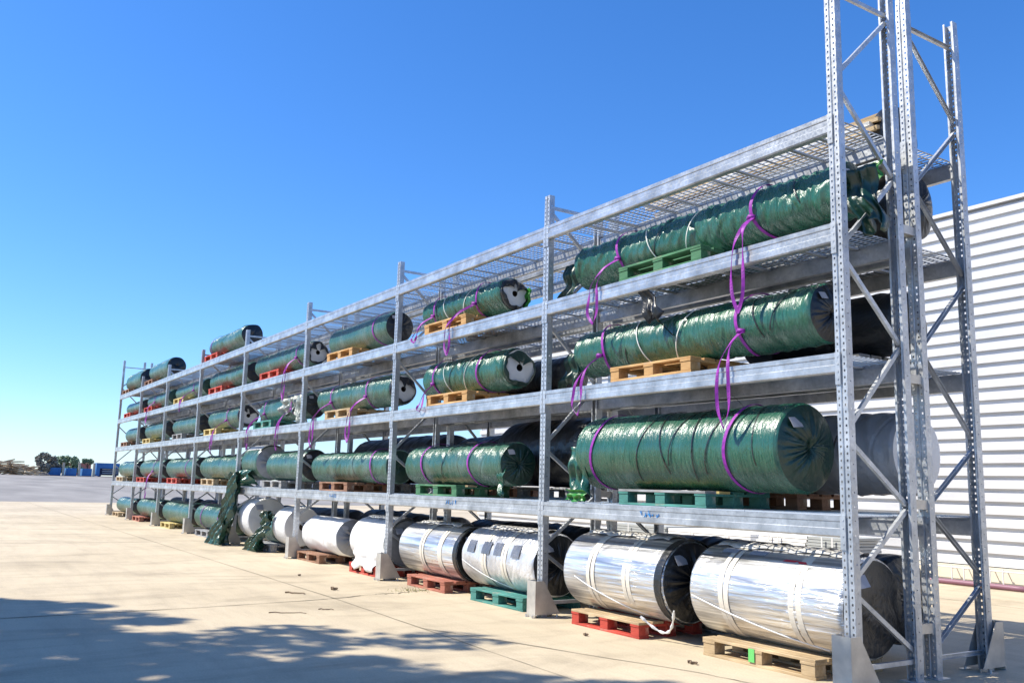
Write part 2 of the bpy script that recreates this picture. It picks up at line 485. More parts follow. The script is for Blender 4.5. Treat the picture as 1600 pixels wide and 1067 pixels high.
# front plate and two side plates (trapezoid), open slot at foot
x0, x1 = -.034, UW + .034
th = .005
b.box(x0, x1, -.105, -.105 + th, 0.0, hgt)
for xs in (x0, x1 - th):
    ya = -.105 + th + .0005
    b.add([(xs, ya, .03), (xs, .21, .03), (xs, -.0, hgt), (xs, ya, hgt), (xs + th, ya, .03), (xs + th, .21, .03), (xs + th, 0, hgt), (xs + th, ya, hgt)],
          [(0, 1, 2, 3), (7, 6, 5, 4), (0, 4, 5, 1), (1, 5, 6, 2), (2, 6, 7, 3), (3, 7, 4, 0)])
for xs in (x0 - .05, x1):
    b.box(xs + .0005, xs + .0495, .10, .21, .0, .008)
b.box(x0 + .03, x0 + .036, .10, .2, .0, .03)
PROT = b.mesh('foot_guard', G_PLATE)
b = MB()
for xx, yy in ((x0 - .025, .155), (x1 + .025, .155), (x0 + .02, -.125), (x1 - .02, -.125)):
    b.tube([(xx, yy, 0), (xx, yy, .03)], .011, 6)
BOLTM = b.mesh('anchor_bolt', BOLT)

rack = tag(empty('pallet_rack'), 'long galvanised steel pallet rack, double row of bays with four shelf levels', 'pallet rack')
def part(name, me, loc, rot=(0, 0, 0), par=None, sc=None):
    o = link(name, me, None, par or rack, loc, rot)
    if sc: o.scale = sc
    return o
ROT = (0, 0, math.pi)
for k in range(NB + 1):
    x = -k * L
    key = 'T' if k in (0, 8) else 'S'
    um = UP_T if key == 'T' else UP_S
    for yy, flip in ((Y0, 0), (Y1, 1), (Y2, 0), (Y3, 1)):
        if flip: u = part('upright', um, (x + UW, yy, 0), ROT)
        else: u = part('upright', um, (x, yy, 0))
        if yy in (Y0, Y3):
            g = part('foot_guard', PROT, (0, 0, 0), par=u)
            part('anchor_bolt', BOLTM, (0, 0, 0), par=u)
        else:
            part('base_plate', BASE, (0, 0, 0), par=u)
    for me in BR[key]:
        part('brace', me, (x, 0, 0))
        part('brace', me, (x + UW, Y3, 0), ROT)
    for zz in (.33, 1.24, 2.2, 3.4):
        b = MB(); b.box(x + .012, x + UW - .012, Y1 + .001, Y2 - .001, zz, zz + .07)
        b.obj('row_spacer', G_PLATE, rack)

# beams
def beam_mesh():
    b = MB()
    x0, x1 = UW + .002, L - .002
    h = .15
    prof = [(-.012, 0), (-.012, -.035), (-.006, -.04), (-.006, -.085), (-.012, -.09), (-.012, -h + .012), (-.004, -h), (.05, -h), (.05, -.03), (.022, -.03), (.022, 0)]
    n = len(prof)
    vs = [(x0, y, z) for y, z in prof] + [(x1, y, z) for y, z in prof]
    fs = [(i, (i + 1) % n, n + (i + 1) % n, n + i) for i in range(n)]
    b.add(vs, fs + [tuple(range(n))[::-1], tuple(range(n, 2 * n))])
    return b.mesh('beam', G_BEAM)
BEAM = beam_mesh()
b = MB()
b.box(.001, .040, -.0125, -.003, -.235, .005); b.box(-.004, .0008, -.0125, .05, -.235, .005)
for i in range(4):
    b.tube([(.02, -.0125, -.03 - i * .055), (.02, -.0165, -.03 - i * .055)], .007, 6)
ENDP = b.mesh('end_connector', G_UP)
# deck panel: wires
NP = 4
PWX = (L - UW - .01) / NP - .012
def deck_mesh():
    b = MB()
    y0, y1 = .026, .738
    w = .0055
    nx = 12
    for i in range(nx + 1):
        x = PWX * i / nx
        b.box(x - w, x + w, y0, y1, -.0165, -.0105)
    for j in range(14):
        y = y0 + .004 + (y1 - y0 - .008) * j / 13
        b.box(0, PWX, y - w, y + w, -.0104, -.0044)
    for i in (1, 2.0):
        x = PWX * (i / 3)
        b.box(x - .018, x + .018, y0, y1, -.032, -.017)
    return b.mesh('mesh_deck', G_WIRE, recalc=False)
DECK = deck_mesh()
for k in range(NB):
    xb = -(k + 1) * L
    for zl in Z:
        for yy, flip in ((Y0, 0), (Y1, 1), (Y2, 0), (Y3, 1)):
            if flip:
                o = part('beam', BEAM, (xb + L + UW, yy, zl), ROT)
            else:
                o = part('beam', BEAM, (xb, yy, zl))
            e1 = part('end_connector', ENDP, (L, 0, 0), par=o)
            e2 = link('end_connector', ENDP, None, o, (UW, 0, 0)); e2.scale = (-1, 1, 1)
        for base in (Y0, Y2):
            for i in range(NP):
                part('mesh_deck', DECK, (xb + UW + .01 + i * (PWX + .012), base, zl + .012))
# ink marks on the lowest beams
def scribble(xc, zc, seed, s=1.0):
    r2 = random.Random(seed); b = MB()
    x = xc - .13 * s
    for k in range(5):
        pts = [(x + r2.uniform(0, .04) * s, -.0135, zc + r2.uniform(-.03, .03) * s) for _ in range(4)]
        for a, c in zip(pts[:-1], pts[1:]):
            b.bar(a, c, .003, .006, up=(0, 1, 0))
        x += .05 * s
    return b.obj('marker_writing', INK, rack)
for xc, sd in ((-2.02, 1), (-5.7, 2), (-9.6, 3)):
    scribble(xc, Z[0] - .062, sd, 1.1)

# ------------------------------------------------------------------ pallets
PWD, PDP = 1.2, .8
def PB(lx, ly, lz):
    b = MB(); b.box(0, lx, 0, ly, 0, lz)
    return b.mesh('board', None, bev=.0025)
BRD = {'top': PB(1.2, .135, .022), 'str': PB(.145, .8, .022), 'bot': PB(1.2, .12, .022), 'blk': PB(.135, .12, .078)}
def pieces():
    out = []
    for j, y in enumerate((0, .166, .3325, .499, .665)):
        out.append(('deck_board', 'top', (0, y, .122)))
    for x in (0, .5275, 1.055):
        out.append(('stringer_board', 'str', (x, 0, .1)))
    for x in (.004, .532, 1.06):
        for y in (.006, .34, .674):
            out.append(('block', 'blk', (x, y, .022)))
    for y in (.006, .34, .674):
        out.append(('bottom_board', 'bot', (0, y, 0)))
    return out
PCS = pieces()
mcache = {}
def pal_board(kind, m):
    k = (kind, m.name)
    if k not in mcache:
        me = BRD[kind].copy(); me.name = 'board'; me.materials.append(m); mcache[k] = me
    return mcache[k]
def far_pallet_mesh(m):
    k = ('far', m.name)
    if k not in mcache:
        b = MB()
        for nm, kd, (x, y, z) in PCS:
            lx, ly, lz = {'top': (1.2, .135, .022), 'str': (.145, .8, .022), 'bot': (1.2, .12, .022), 'blk': (.135, .12, .078)}[kd]
            b.box(x + .0005, x + lx - .0005, y + .0005, y + ly - .0005, z + .0005, z + lz - .0005)
        mcache[k] = b.mesh('wooden_pallet', m)
    return mcache[k]
def pallet(x0, y0, z, colour, label, near=True, wx=1.12, rot=0.0, mats=None, group='wooden pallets under the rolls'):
    m = PAL[colour]
    if near:
        r = empty('wooden_pallet', (x0, y0, z), (0, 0, rot)); r.scale = (wx / 1.2, 1, 1)
        for i, (nm, kd, loc) in enumerate(PCS):
            mm = m
            if mats and i in mats: mm = PAL[mats[i]]
            o = link(nm, pal_board(kd, mm), None, r, loc)
            if kd == 'top': o.rotation_euler.z = random.uniform(-.006, .006)
    else:
        r = link('wooden_pallet', far_pallet_mesh(m), None, None, (x0, y0, z), (0, 0, rot)); r.scale = (wx / 1.2, 1, 1)
    tag(r, label, 'pallet', group)
    return r

# ------------------------------------------------------------------ rolls
def creases(x, th, r, xa, xb, n, amp, wid, seed, slope=.0):
    g = np.random.default_rng(seed)
    out = np.zeros_like(x)
    for _ in range(n):
        xc = g.uniform(xa, xb); w = wid * g.uniform(.5, 1.6); a = amp * g.uniform(.3, 1.) * g.choice([-1, 1], p=[.6, .4])
        t0 = g.uniform(0, 2 * math.pi); tw = g.uniform(.5, 1.5)
        sl = g.normal(0, .28) + slope; wob = g.uniform(0, 6.28)
        dth = (th - t0 + math.pi) % (2 * math.pi) - math.pi
        cx = xc + sl * dth * r + .012 * np.sin(dth * 5 + wob)
        out += a * np.exp(-((x - cx) / w) ** 2) * np.exp(-(dth / tw) ** 4)
    return out

def body_mesh(x0, x1, r, style, seed, nx, na, m):
    x = np.linspace(x0, x1, nx)[:, None] * np.ones((1, na))
    th = (np.linspace(0, 2 * math.pi, na, endpoint=False))[None, :] * np.ones((nx, 1))
    ln = x1 - x0
    g = np.random.default_rng(seed + 100)
    rr = np.full_like(x, r)
    ph = g.uniform(0, 6.28, 6)
    if style == 'ruffle':
        n = int(ln * 26); rr += creases(x, th, r, x0, x1, n, .018, .018, seed, .03)
        rr += .007 * np.sin(x * 47 + 2.5 * np.sin(th * 3 + ph[0]) + 3 * np.sin(x * 4 + ph[1])) * (.4 + .6 * np.sin(x * 9 + th * 2 + ph[4]) ** 2)
        rr += .010 * np.sin(th * 3 + ph[2] + np.sin(x * 3)) 
    elif style == 'tight':
        n = int(ln * 20); rr += creases(x, th, r, x0, x1, n, .006, .010, seed, .10)
        rr += .006 * np.sin(x * 3 + ph[0]) + .0025 * np.sin(x * 31 + 3 * np.sin(th * 2 + ph[3])) * np.sin(x * 5 + ph[4])
    elif style == 'green':
        n = int(ln * 24); rr += creases(x, th, r, x0, x1, n, .011, .013, seed, .06)
        rr += .005 * np.sin(x * 5 + ph[0] + np.sin(th + ph[1])) + .006 * np.sin(x * 27 + 3 * np.sin(th * 2 + ph[3]) + 2 * np.sin(x * 5)) * np.sin(x * 7 + th + ph[4])
    elif style == 'smooth':
        rr += .003 * np.sin(x * 3 + ph[0]) + .002 * np.sin(th * 5 + ph[1] + x * 2)
        rr += creases(x, th, r, x0, x1, int(ln * 5), .004, .02, seed, .5)
    elif style == 'crumple':
        rr += creases(x, th, r, x0, x1, int(ln * 30), .008, .016, seed, .3)
        rr += .006 * np.sin(x * 9 + ph[0] + 2 * np.sin(th * 2)) * np.sin(th * 6 + ph[1])
    elif style == 'black':
        rr += creases(x, th, r, x0, x1, int(ln * 16), .016, .03, seed, .3)
        rr += .012 * np.sin(th * 3 + ph[0] + x * 1.5)
    # squash bottom a bit, round the rims
    e = np.minimum((x - x0), (x1 - x)) / .035
    rr *= 1 - .06 * np.clip(1 - e, 0, 1) ** 2
    y = -rr * np.cos(th); z = rr * np.sin(th)
    P = np.stack([x, y, z], -1)
    return P

def cap_mesh(P_ring, depth, folds, seed, amp, name, m, sign=1, inner=.0, nr=14):
    """P_ring: (na,3) rim ring; builds gathered cap bulging along +x*sign"""
    g = np.random.default_rng(seed)
    na = P_ring.shape[0]
    c = P_ring.mean(0)
    th = np.linspace(0, 2 * math.pi, na, endpoint=False)
    rows = []
    fold = np.zeros(na)
    for _ in range(folds):
        f = g.integers(6, 30); fold += g.uniform(.3, 1) * np.sin(f * th + g.uniform(0, 6.28))
    fold /= max(folds, 1) ** .5
    for i in range(nr + 1):
        t = i / nr
        s = 1 - t * (1 - inner)
        Q = c + (P_ring - c) * s
        bul = depth * math.sin(min(1, t * 1.3) * math.pi / 2) - (.6 * depth * max(0, (t - .75)) * 4 if inner == 0 else 0)
        Q[:, 0] = P_ring[:, 0] * (1 - t) + c[0] * t + sign * (bul + amp * fold * math.sin(math.pi * min(1, t * 1.05)) * (.35 + t))
        if t > 0 and t < 1:
            tw = amp * 2.5 * fold * t
            Q[:, 2] += tw * .4
        rows.append(Q)
    return grid_mesh(name, np.array(rows), m, closed=True)

def ring_band(x, w, r, t0, t1, yc, zc, name, m, parent, n=36, th=.004, wob=0.0, slope=0.0, seed=0):
    g = np.random.default_rng(seed + 5)
    T = np.linspace(t0, t1, n)
    rows = []
    a = g.uniform(0, 6.28)
    for t in T:
        xo = x + wob * math.sin(t * 2.2 + a) + slope * (t - (t0 + t1) / 2)
        row = []
        for dx, dr in ((-w / 2, 0), (-w / 2, th), (w / 2, th), (w / 2, 0)):
            row.append((xo + dx, yc - (r + dr) * math.cos(t), zc + (r + dr) * math.sin(t)))
        rows.append(row)
    me = grid_mesh(name, np.array(rows), m, closed=True, smooth=False)
    return link(name, me, None, parent)

MATS = {'green': GREEN, 'green2': GREEN2, 'silver': SILVER, 'clear': CLEAR, 'white': WHITEFILM, 'grey': GREYFILM, 'black': DARKFILM, 'pale': PALEFILM}

def flap(parent, x, y, z, w, h, m, seed, name='loose_film', dy=.0, lean=0.0, nx=16, nz=18, taper=.6, amp=.10):
    g = np.random.default_rng(seed)
    u = np.linspace(0, 1, nx)[None, :] * np.ones((nz, 1)); v = np.linspace(0, 1, nz)[:, None] * np.ones((1, nx))
    p = g.uniform(0, 6.28, 6)
    wid = w * (1 - (1 - taper) * (v if taper < 1 else v))
    X = x + (u - .5) * wid + lean * v + .02 * np.sin(v * 7 + p[0])
    Yv = y + dy * v + amp * w * (np.sin(u * 14 + p[1] + v * 3) + .6 * np.sin(u * 25 + p[2] - v * 4)) * (.4 + v) + .02 * np.sin(v * 11 + p[3])
    Zv = z - v * h * (1 + .12 * np.sin(u * 9 + p[4]) * v) 
    Pm = np.stack([X, Yv, Zv], -1)
    return link(name, grid_mesh(name, Pm, m, solid=.002), None, parent)

def roll(x0, x1, r, yc, zb, wrap, style, label, seed, near=2, end='gather', endmat=None, tapes=(), cords=(), darktop=False, labelp=True, group='film wrapped rolls on the pallet rack', lift=.144, name='wrapped_roll', left='gather'):
    zc = zb + lift + r
    root = empty(name, (0, 0, 0))
    root.location = ((x0 + x1) / 2, yc, zb + lift)
    tag(root, label, 'roll', group)
    px, py, pz = root.location
    nx = {2: int((x1 - x0) * 75), 1: int((x1 - x0) * 34), 0: int((x1 - x0) * 14)}[near]
    na = {2: 96, 1: 56, 0: 32}[near]
    m = MATS[wrap]
    P = body_mesh(x0 - px, x1 - px, r, style, seed, max(nx, 8), na, m)
    P[:, :, 2] += r
    link('film_wrap', grid_mesh('film_wrap', P, m, closed=True), None, root)
    em = endmat or DARKFILM
    rp = P[-1]; lp = P[0]
    if end == 'gather':
        link('end_cover', cap_mesh(rp, r * .18, 12, seed, r * .06, 'end_cover', em, 1), None, root)
    elif end == 'flat':
        link('end_cover', cap_mesh(rp, .012, 3, seed, .004, 'end_cover', em, 1), None, root)
    elif end == 'open':
        # white disc face recessed, dark torn film collar and a core hole
        disc = rp.copy(); c = disc.mean(0)
        ring = c + (disc - c) * .93; ring[:, 0] = c[0] + .03
        link('roll_face', cap_mesh(ring, .004, 2, seed, .001, 'roll_face', WHITEDISC, 1, inner=.2, nr=6), None, root)
        th = np.linspace(0, 2 * math.pi, disc.shape[0], endpoint=False)
        g = np.random.default_rng(seed)
        f = .5 + .25 * np.sin(th * 2 + g.uniform(0, 6)) + .25 * np.sin(th * 5 + g.uniform(0, 6)) + .12 * np.sin(th * 9 + g.uniform(0, 6))
        top = np.clip(np.sin(th), 0, 1)
        rows = [disc]
        for t in (.25, .5, .75, 1.0):
            q = c + (disc - c) * (1.0 + .03 * math.sin(3 * t))[..., None] if False else c + (disc - c) * (1.02 - (.10 + .80 * top * f + .14 * f)[:, None] * t * 1.15)
            q[:, 0] = c[0] + .04 + .05 * t * f + .008 * np.sin(th * 8) * t
            rows.append(q)
        link('torn_collar', grid_mesh('torn_collar', np.array(rows), em, closed=True, solid=.002), None, root)
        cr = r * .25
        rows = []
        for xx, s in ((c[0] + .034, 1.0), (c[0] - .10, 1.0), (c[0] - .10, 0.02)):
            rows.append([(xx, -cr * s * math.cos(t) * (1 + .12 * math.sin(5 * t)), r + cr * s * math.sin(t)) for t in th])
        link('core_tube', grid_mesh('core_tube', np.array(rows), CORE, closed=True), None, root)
    if left == 'gather':
        link('end_cover', cap_mesh(lp, r * .16, 9, seed + 3, r * .04, 'end_cover', em, -1), None, root)
    for i, tx in enumerate(tapes):
        ring_band(tx - px, .05, r + .0035, R(-70), R(115), 0, r, 'tape_band', TAPE, root, seed=seed + i, th=.0015, wob=.006)
        ring_band(tx - px + .062, .05, r + .0035, R(-70), R(115), 0, r, 'tape_band', TAPE, root, seed=seed + i + 1, th=.0015, wob=.006)
    for i, tx in enumerate(cords):
        ring_band(tx - px, .010, r + .012, R(-60), R(85), 0, r, 'tie_cord', CORD, root, slope=.10 * (1 if i % 2 else -1), seed=seed + i, n=24, th=.006)
    if labelp and near:
        # paper label near the top of the end
        b = MB(); s = r * .34
        b.add([(0, -s * .5, 0), (0, s * .5, s * .1), (.0, s * .45, s * .85), (0, -s * .55, s * .75)], [(0, 1, 2, 3)])
        o = link('paper_label', b.mesh('paper_label', GREYLABEL, solid=.002), None, root, (x1 - px + r * .10 + .03, -r * .45, r * 1.42), (0, R(-28), 0))
    return root

def flat_end_stuff(): pass

WH = {0: 'on the ground', 1: 'lowest shelf', 2: 'second shelf', 3: 'third shelf', 4: 'top shelf'}
LV = {0: 'ground row', 1: 'lowest shelf', 2: 'second shelf', 3: 'third shelf', 4: 'top shelf'}
BN = ['nearest bay', 'second nearest bay', 'third nearest bay', 'fourth nearest bay', 'fourth farthest bay', 'third farthest bay', 'second farthest bay', 'farthest bay']
ORD = {11: 'nearest ', 12: 'left ', 13: 'right ', 14: 'left '}
ZB = [0.0] + [z + .0095 for z in Z]
YC = .41
PY = {0: .03, 1: .03, 2: .03, 3: .03, 4: .03}

# (level, bay, x0, x1, r, wrap, style, end, endmat, seed, pallet colour, pallet x0, wx, description)
G = 'green'
ROLLS = [
 # ground row
 (0, 0, -1.60, -.06, .370, 'silver', 'smooth', 'flat', DARKFILM, 11, 'pale', -1.42, 1.13, 'nearest big silver roll with red writing'),
 (0, 0, -3.42, -1.93, .372, 'silver', 'smooth', 'gather', DARKFILM, 12, 'red', -3.24, 1.02, 'big silver roll with black puckered end'),
 (0, 1, -5.55, -4.00, .345, 'clear', 'crumple', 'gather', DARKFILM, 13, 'teal', -5.24, 1.12, 'crumpled clear film roll with dark patches'),
 (0, 1, -7.32, -5.70, .335, 'silver', 'smooth', 'flat', DARKFILM, 14, 'brick', -6.92, 1.05, 'smooth silver roll with a black rim'),
 (0, 2, -9.05, -7.70, .335, 'white', 'smooth', 'flat', GREYDISC, 15, 'red', -8.90, 1.0, 'matt white roll with sheet hanging below'),
 (0, 2, -11.28, -9.72, .300, 'white', 'crumple', 'gather', GREYFILM, 16, 'brown', -11.25, 1.1, 'white crumpled roll with a grey end'),
 (0, 3, -12.75, -12.05, .36, 'white', 'smooth', 'flat', WHITEDISC, 17, None, 0, 0, 'short fat white roll with core hole'),
 (0, 3, -13.70, -12.95, .27, 'green2', 'green', 'gather', DARKGREEN, 18, 'grey', -13.75, 1.1, 'small bluish roll half under torn film'),
 (0, 3, -14.80, -14.10, .42, 'white', 'smooth', 'flat', WHITEDISC, 19, None, 0, 0, 'large pale roll behind hanging green film'),
 (0, 4, -18.9, -15.75, .30, 'green2', 'tight', 'gather', DARKGREEN, 20, 'grey', -18.35, 1.15, 'long blue green roll with a purple strap'),
 (0, 5, -22.6, -19.6, .285, 'green2', 'tight', 'gather', DARKFILM, 21, 'yellow', -22.2, 1.15, 'blue green ribbed roll'),
 (0, 6, -26.3, -23.3, .28, 'green2', 'green', 'gather', DARKFILM, 22, 'brick', -26.3, 1.15, 'blue green creased roll'),
 (0, 7, -30.1, -27.2, .25, 'green2', 'tight', 'gather', DARKFILM, 23, 'pale', -29.9, 1.15, 'small blue green roll'),
 # lowest shelf
 (1, 0, -3.25, -.62, .362, G, 'tight', 'gather', DARKGREEN, 31, 'teal', -2.52, 1.15, 'very large glossy green roll'),
 (1, 1, -7.38, -4.85, .262, 'green2', 'green', 'gather', DARKGREEN, 32, 'green', -6.78, 1.12, 'creased green roll with brownish lower half'),
 (1, 2, -11.15, -8.05, .25, 'green2', 'green', 'gather', DARKGREEN, 33, 'brown', -10.35, 1.2, 'long creased green roll'),
 (1, 3, -13.55, -11.6, .29, 'green2', 'tight', 'gather', DARKFILM, 34, 'grey', -13.45, 1.15, 'ribbed green roll on a whitish pallet'),
 (1, 3, -15.0, -14.05, .36, 'green2', 'tight', 'gather', GREYFILM, 35, None, 0, 0, 'short fat white-topped roll with torn film'),
 (1, 4, -18.85, -15.6, .275, 'green2', 'green', 'gather', DARKFILM, 36, 'pale', -18.2, 1.15, 'greyish green roll'),
 (1, 5, -22.6, -19.5, .275, 'green2', 'tight', 'gather', DARKFILM, 37, 'red', -21.9, 1.2, 'blue green roll with purple patch'),
 (1, 6, -26.4, -23.3, .275, 'green2', 'tight', 'gather', DARKFILM, 38, 'red', -26.2, 1.2, 'blue green smooth roll'),
 (1, 7, -30.2, -27.3, .265, 'green2', 'green', 'gather', DARKFILM, 39, 'pale', -29.8, 1.2, 'pale blue green roll'),
 # second shelf
 (2, 0, -3.46, -.36, .245, G, 'green', 'gather', DARKFILM, 41, 'orange', -2.66, 1.12, 'long green roll with a black gathered end'),
 (2, 1, -6.95, -4.9, .252, G, 'green', 'open', DARKGREEN, 42, 'orange', -6.58, 1.1, 'green roll with white end, black hole'),
 (2, 2, -11.05, -8.1, .24, 'green2', 'green', 'open', DARKFILM, 43, 'pale', -10.3, 1.1, 'green roll with a half exposed white end'),
 (2, 3, -14.4, -11.75, .235, 'green2', 'black', 'gather', DARKFILM, 44, 'teal', -14.3, 1.15, 'messy roll under shredded silvery green tarpaulin'),
 (2, 4, -18.5, -16.0, .25, 'green2', 'tight', 'open', DARKFILM, 45, 'yellow', -18.3, 1.15, 'blue green roll with dark open end'),
 (2, 5, -22.4, -19.6, .245, 'green2', 'green', 'gather', DARKFILM, 46, 'grey', -21.7, 1.15, 'blue green roll'),
 (2, 6, -26.2, -23.4, .26, 'green2', 'green', 'gather', DARKFILM, 47, 'yellow', -25.8, 1.15, 'dusty green roll'),
 (2, 7, -29.6, -27.3, .25, 'green2', 'tight', 'gather', DARKFILM, 48, 'brown', -29.6, 1.15, 'dull green roll'),
 # third shelf
 (3, 0, -3.52, -.10, .225, G, 'ruffle', 'gather', DARKGREEN, 51, 'green', -2.54, 1.14, 'long ruffled green roll'),
 (3, 1, -7.12, -5.05, .215, G, 'ruffle', 'open', DARKFILM, 52, 'orange', -6.72, 1.15, 'ruffled green roll with white holed end'),
 (3, 2, -10.65, -8.3, .245, 'green2', 'tight', 'gather', DARKFILM, 53, 'orange', -10.35, 1.1, 'green roll with a black end'),
 (3, 3, -14.95, -11.85, .235, 'green2', 'green', 'open', DARKFILM, 54, 'red', -14.1, 1.2, 'long green roll, half open white end'),
 (3, 4, -18.7, -15.7, .235, 'green2', 'ruffle', 'gather', DARKFILM, 55, 'red', -18.15, 1.2, 'greyish green roll'),
 (3, 5, -22.5, -19.5, .215, 'green2', 'green', 'gather', DARKGREEN, 56, 'yellow', -21.9, 1.15, 'pale green roll'),
 (3, 6, -26.4, -23.4, .22, 'green2', 'green', 'gather', DARKGREEN, 57, 'red', -26.0, 1.2, 'grey green roll'),
 (3, 7, -30.1, -27.5, .21, 'green2', 'tight', 'gather', DARKFILM, 58, 'red', -29.5, 1.2, 'grey green roll'),
 # top shelf
 (4, 4, -18.9, -16.1, .26, 'green2', 'ruffle', 'gather', DARKFILM, 61, 'red', -18.8, 1.2, 'green roll with a large black end'),
 (4, 6, -26.2, -23.6, .285, 'green2', 'green', 'gather', DARKFILM, 62, 'brown', -26.3, 1.2, 'green roll with a black end'),
 (4, 7, -30.2, -27.6, .30, 'green2', 'ruffle', 'gather', DARKFILM, 63, 'brown', -30.2, 1.2, 'green roll with a black end'),
]
CN = {'pale': 'bare pine', 'orange': 'fresh orange pine', 'red': 'red painted', 'brick': 'faded red', 'brown': 'brown', 'teal': 'teal painted', 'green': 'green painted', 'grey': 'weathered grey', 'yellow': 'yellowish'}
ROOT = {}
for (lv, bay, xa, xb, r, wrap, sty, end, em, seed, pc, pxx, wx, desc) in ROLLS:
    near = 2 if bay <= 1 else (1 if bay <= 3 else 0)
    tapes = ()
    cords = ()
    if (lv, seed) == (0, 11): tapes = (-1.22, -.50)
    if (lv, seed) == (0, 12): tapes = (-2.98, -2.45)
    if (lv, seed) == (0, 13): tapes = (-5.05, -4.62)
    if (lv, seed) == (0, 14): tapes = (-6.65, -6.15)
    if lv >= 2 and bay <= 1: cords = (pxx + .25, pxx + .85) if pc else ()
    where = WH[lv] + ', front row, ' + BN[bay]
    root = roll(xa, xb, r, YC, ZB[lv], wrap, sty, desc + ' ' + where, seed, near, end, em, tapes, cords, lift=.1445 if lv else .1445)
    ROOT[seed] = root
    if pc:
        mats = None
        if seed == 12: mats = {0: 'pale', 1: 'pale'}
        if seed == 31: mats = {0: 'grey', 1: 'yellow'}
        if seed == 32: mats = {1: 'pale', 0: 'green'}
        pallet(pxx, PY[lv], ZB[lv], pc, f'{CN[pc]} pallet under the roll, {where}', near=(bay <= 2), wx=wx, mats=mats)

# paint splash on pallet blocks and misc parts -------------------------------------------------
def lift_trim(root, mats): pass
b = MB(); b.box(-1.42 + .50, -1.42 + .56, .026, .0295, .03, .13)
o = b.obj('green_paint_mark', mat('fluorescent_green', (.12, .48, .12), .7)); p_ = [q for q in bpy.data.objects if q.name == 'wooden_pallet'][0]
o.parent = p_; o.matrix_parent_inverse = Matrix.Identity(4); o.location = (1.42 * 1.2 / 1.13 - .98 * 0, -.03, 0); o.scale = (1.2 / 1.13, 1, 1)

# film collars of wrinkled film lying on top of silver rolls
def top_film(root, x0, x1, r, seed, m, t0=100, t1=70, name='wrinkled_film'):
    g = np.random.default_rng(seed)
    px = root.location.x
    nu, nv = 60, 14
    T = np.radians(np.linspace(t0, t1, nv))
    xs = np.linspace(x0 - px, x1 - px, nu)
    U, V = np.meshgrid(xs, T, indexing='ij')
    ed = np.minimum(1, np.minimum(np.arange(nv), nv - 1 - np.arange(nv)) / 2.)[None, :]
    rr = r + .004 + (.016 * np.abs(np.sin(U * 26 + 3 * V + np.sin(U * 7)))) * ed + .008 * np.abs(np.sin(U * 61 + V * 9)) * ed
    V2 = V + .05 * np.sin(U * 13 + g.uniform(0, 6)) + .03 * np.sin(U * 31)
    P = np.stack([U, -rr * np.cos(V2), r + rr * np.sin(V2)], -1)
    link(name, grid_mesh(name, P, m, solid=.0015), None, root)
top_film(ROOT[11], -1.50, -.10, .374, 1, PALEFILM, 72, 104)
top_film(ROOT[12], -3.30, -2.1, .376, 2, PALEFILM, 72, 108)
top_film(ROOT[13], -5.3, -4.1, .350, 3, PALEFILM, 74, 108)
top_film(ROOT[14], -7.1, -6.0, .340, 4, PALEFILM, 74, 108)
top_film(ROOT[15], -8.9, -7.75, .340, 5, GREYFILM, 70, 108)
# paper labels on silver roll
for k, xx in enumerate((-1.28, -.98)):
    ring_band(xx - ROOT[11].location.x, .17, .374, R(58), R(69), 0, .37, 'paper_label', GREYLABEL, ROOT[11], n=6, th=.003)
ring_band(-.62 - ROOT[11].location.x, .12, .374, R(52), R(55), 0, .37, 'red_writing', REDINK, ROOT[11], n=5, th=.002, slope=.4)
ring_band(-.50 - ROOT[11].location.x, .08, .374, R(50), R(54), 0, .37, 'red_writing', REDINK, ROOT[11], n=5, th=.002, slope=-.4)
# dark window patches in clear roll
for k, xx in enumerate((-5.32, -4.98, -4.72, -4.35)):
    ring_band(xx - ROOT[13].location.x, .16 if k != 1 else .18, .352, R(10), R(34), 0, .345, 'dark_patch', DUSK, ROOT[13], n=10, th=.003)
# stretch film strips across silver rolls
for rt, xa, xb, rr in ((11, -1.55, -.3, .374), (12, -3.2, -2.3, .376), (13, -5.5, -4.6, .352)):
    px = ROOT[rt].location.x; P = []
    for i in range(24):
        t = i / 23; th = R(-8 - 52 * t); x = xa + (xb - xa) * t - px
        rad = rr + .004
        wv = .018 + .02 * t
        P.append([(x, -rad * math.cos(th - wv), rr + rad * math.sin(th - wv)), (x, -(rad + .004) * math.cos(th), rr + (rad + .004) * math.sin(th)), (x, -rad * math.cos(th + wv), rr + rad * math.sin(th + wv))])
    link('twisted_film_strip', grid_mesh('twisted_film_strip', np.array(P), WHITEFILM, solid=.002), None, ROOT[rt])
# dark rims
for rt, xx, rr in ((14, -5.72, .337), (12, -1.97, .374), (15, -7.73, .337)):
    ring_band(xx - ROOT[rt].location.x, .09, rr, R(-90), R(250), 0, rr - .002, 'dark_rim', DARKFILM, ROOT[rt], n=48, th=.006, wob=.01)
# film cord loop off the red pallet
b = MB(); pts = []
for i in range(20):
    t = i / 19
    pts.append((-2.22 + .42 * t, .05 + .12 * math.sin(t * 3), .20 - .17 * math.sin(t * math.pi) + .10 * t))
b.tube(pts, [.011 + .005 * math.sin(i * 1.9) for i in range(20)], 7)
o = b.obj('loose_film_rope', WHITEFILM, ROOT[12]); o.location = -ROOT[12].location
# white sheet over pallet of the white roll, core holes
o = flap(ROOT[15], -8.35 - ROOT[15].location.x, -.335, .22, .95, .28, WHITEFILM, 5, 'hanging_sheet', dy=-.07, nx=24, taper=.8, amp=.012)
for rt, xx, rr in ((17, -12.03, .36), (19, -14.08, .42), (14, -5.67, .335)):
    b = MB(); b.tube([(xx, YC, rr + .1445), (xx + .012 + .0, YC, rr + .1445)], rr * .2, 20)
    o = b.obj('core_tube', CORE, ROOT[rt]); o.location = -ROOT[rt].location

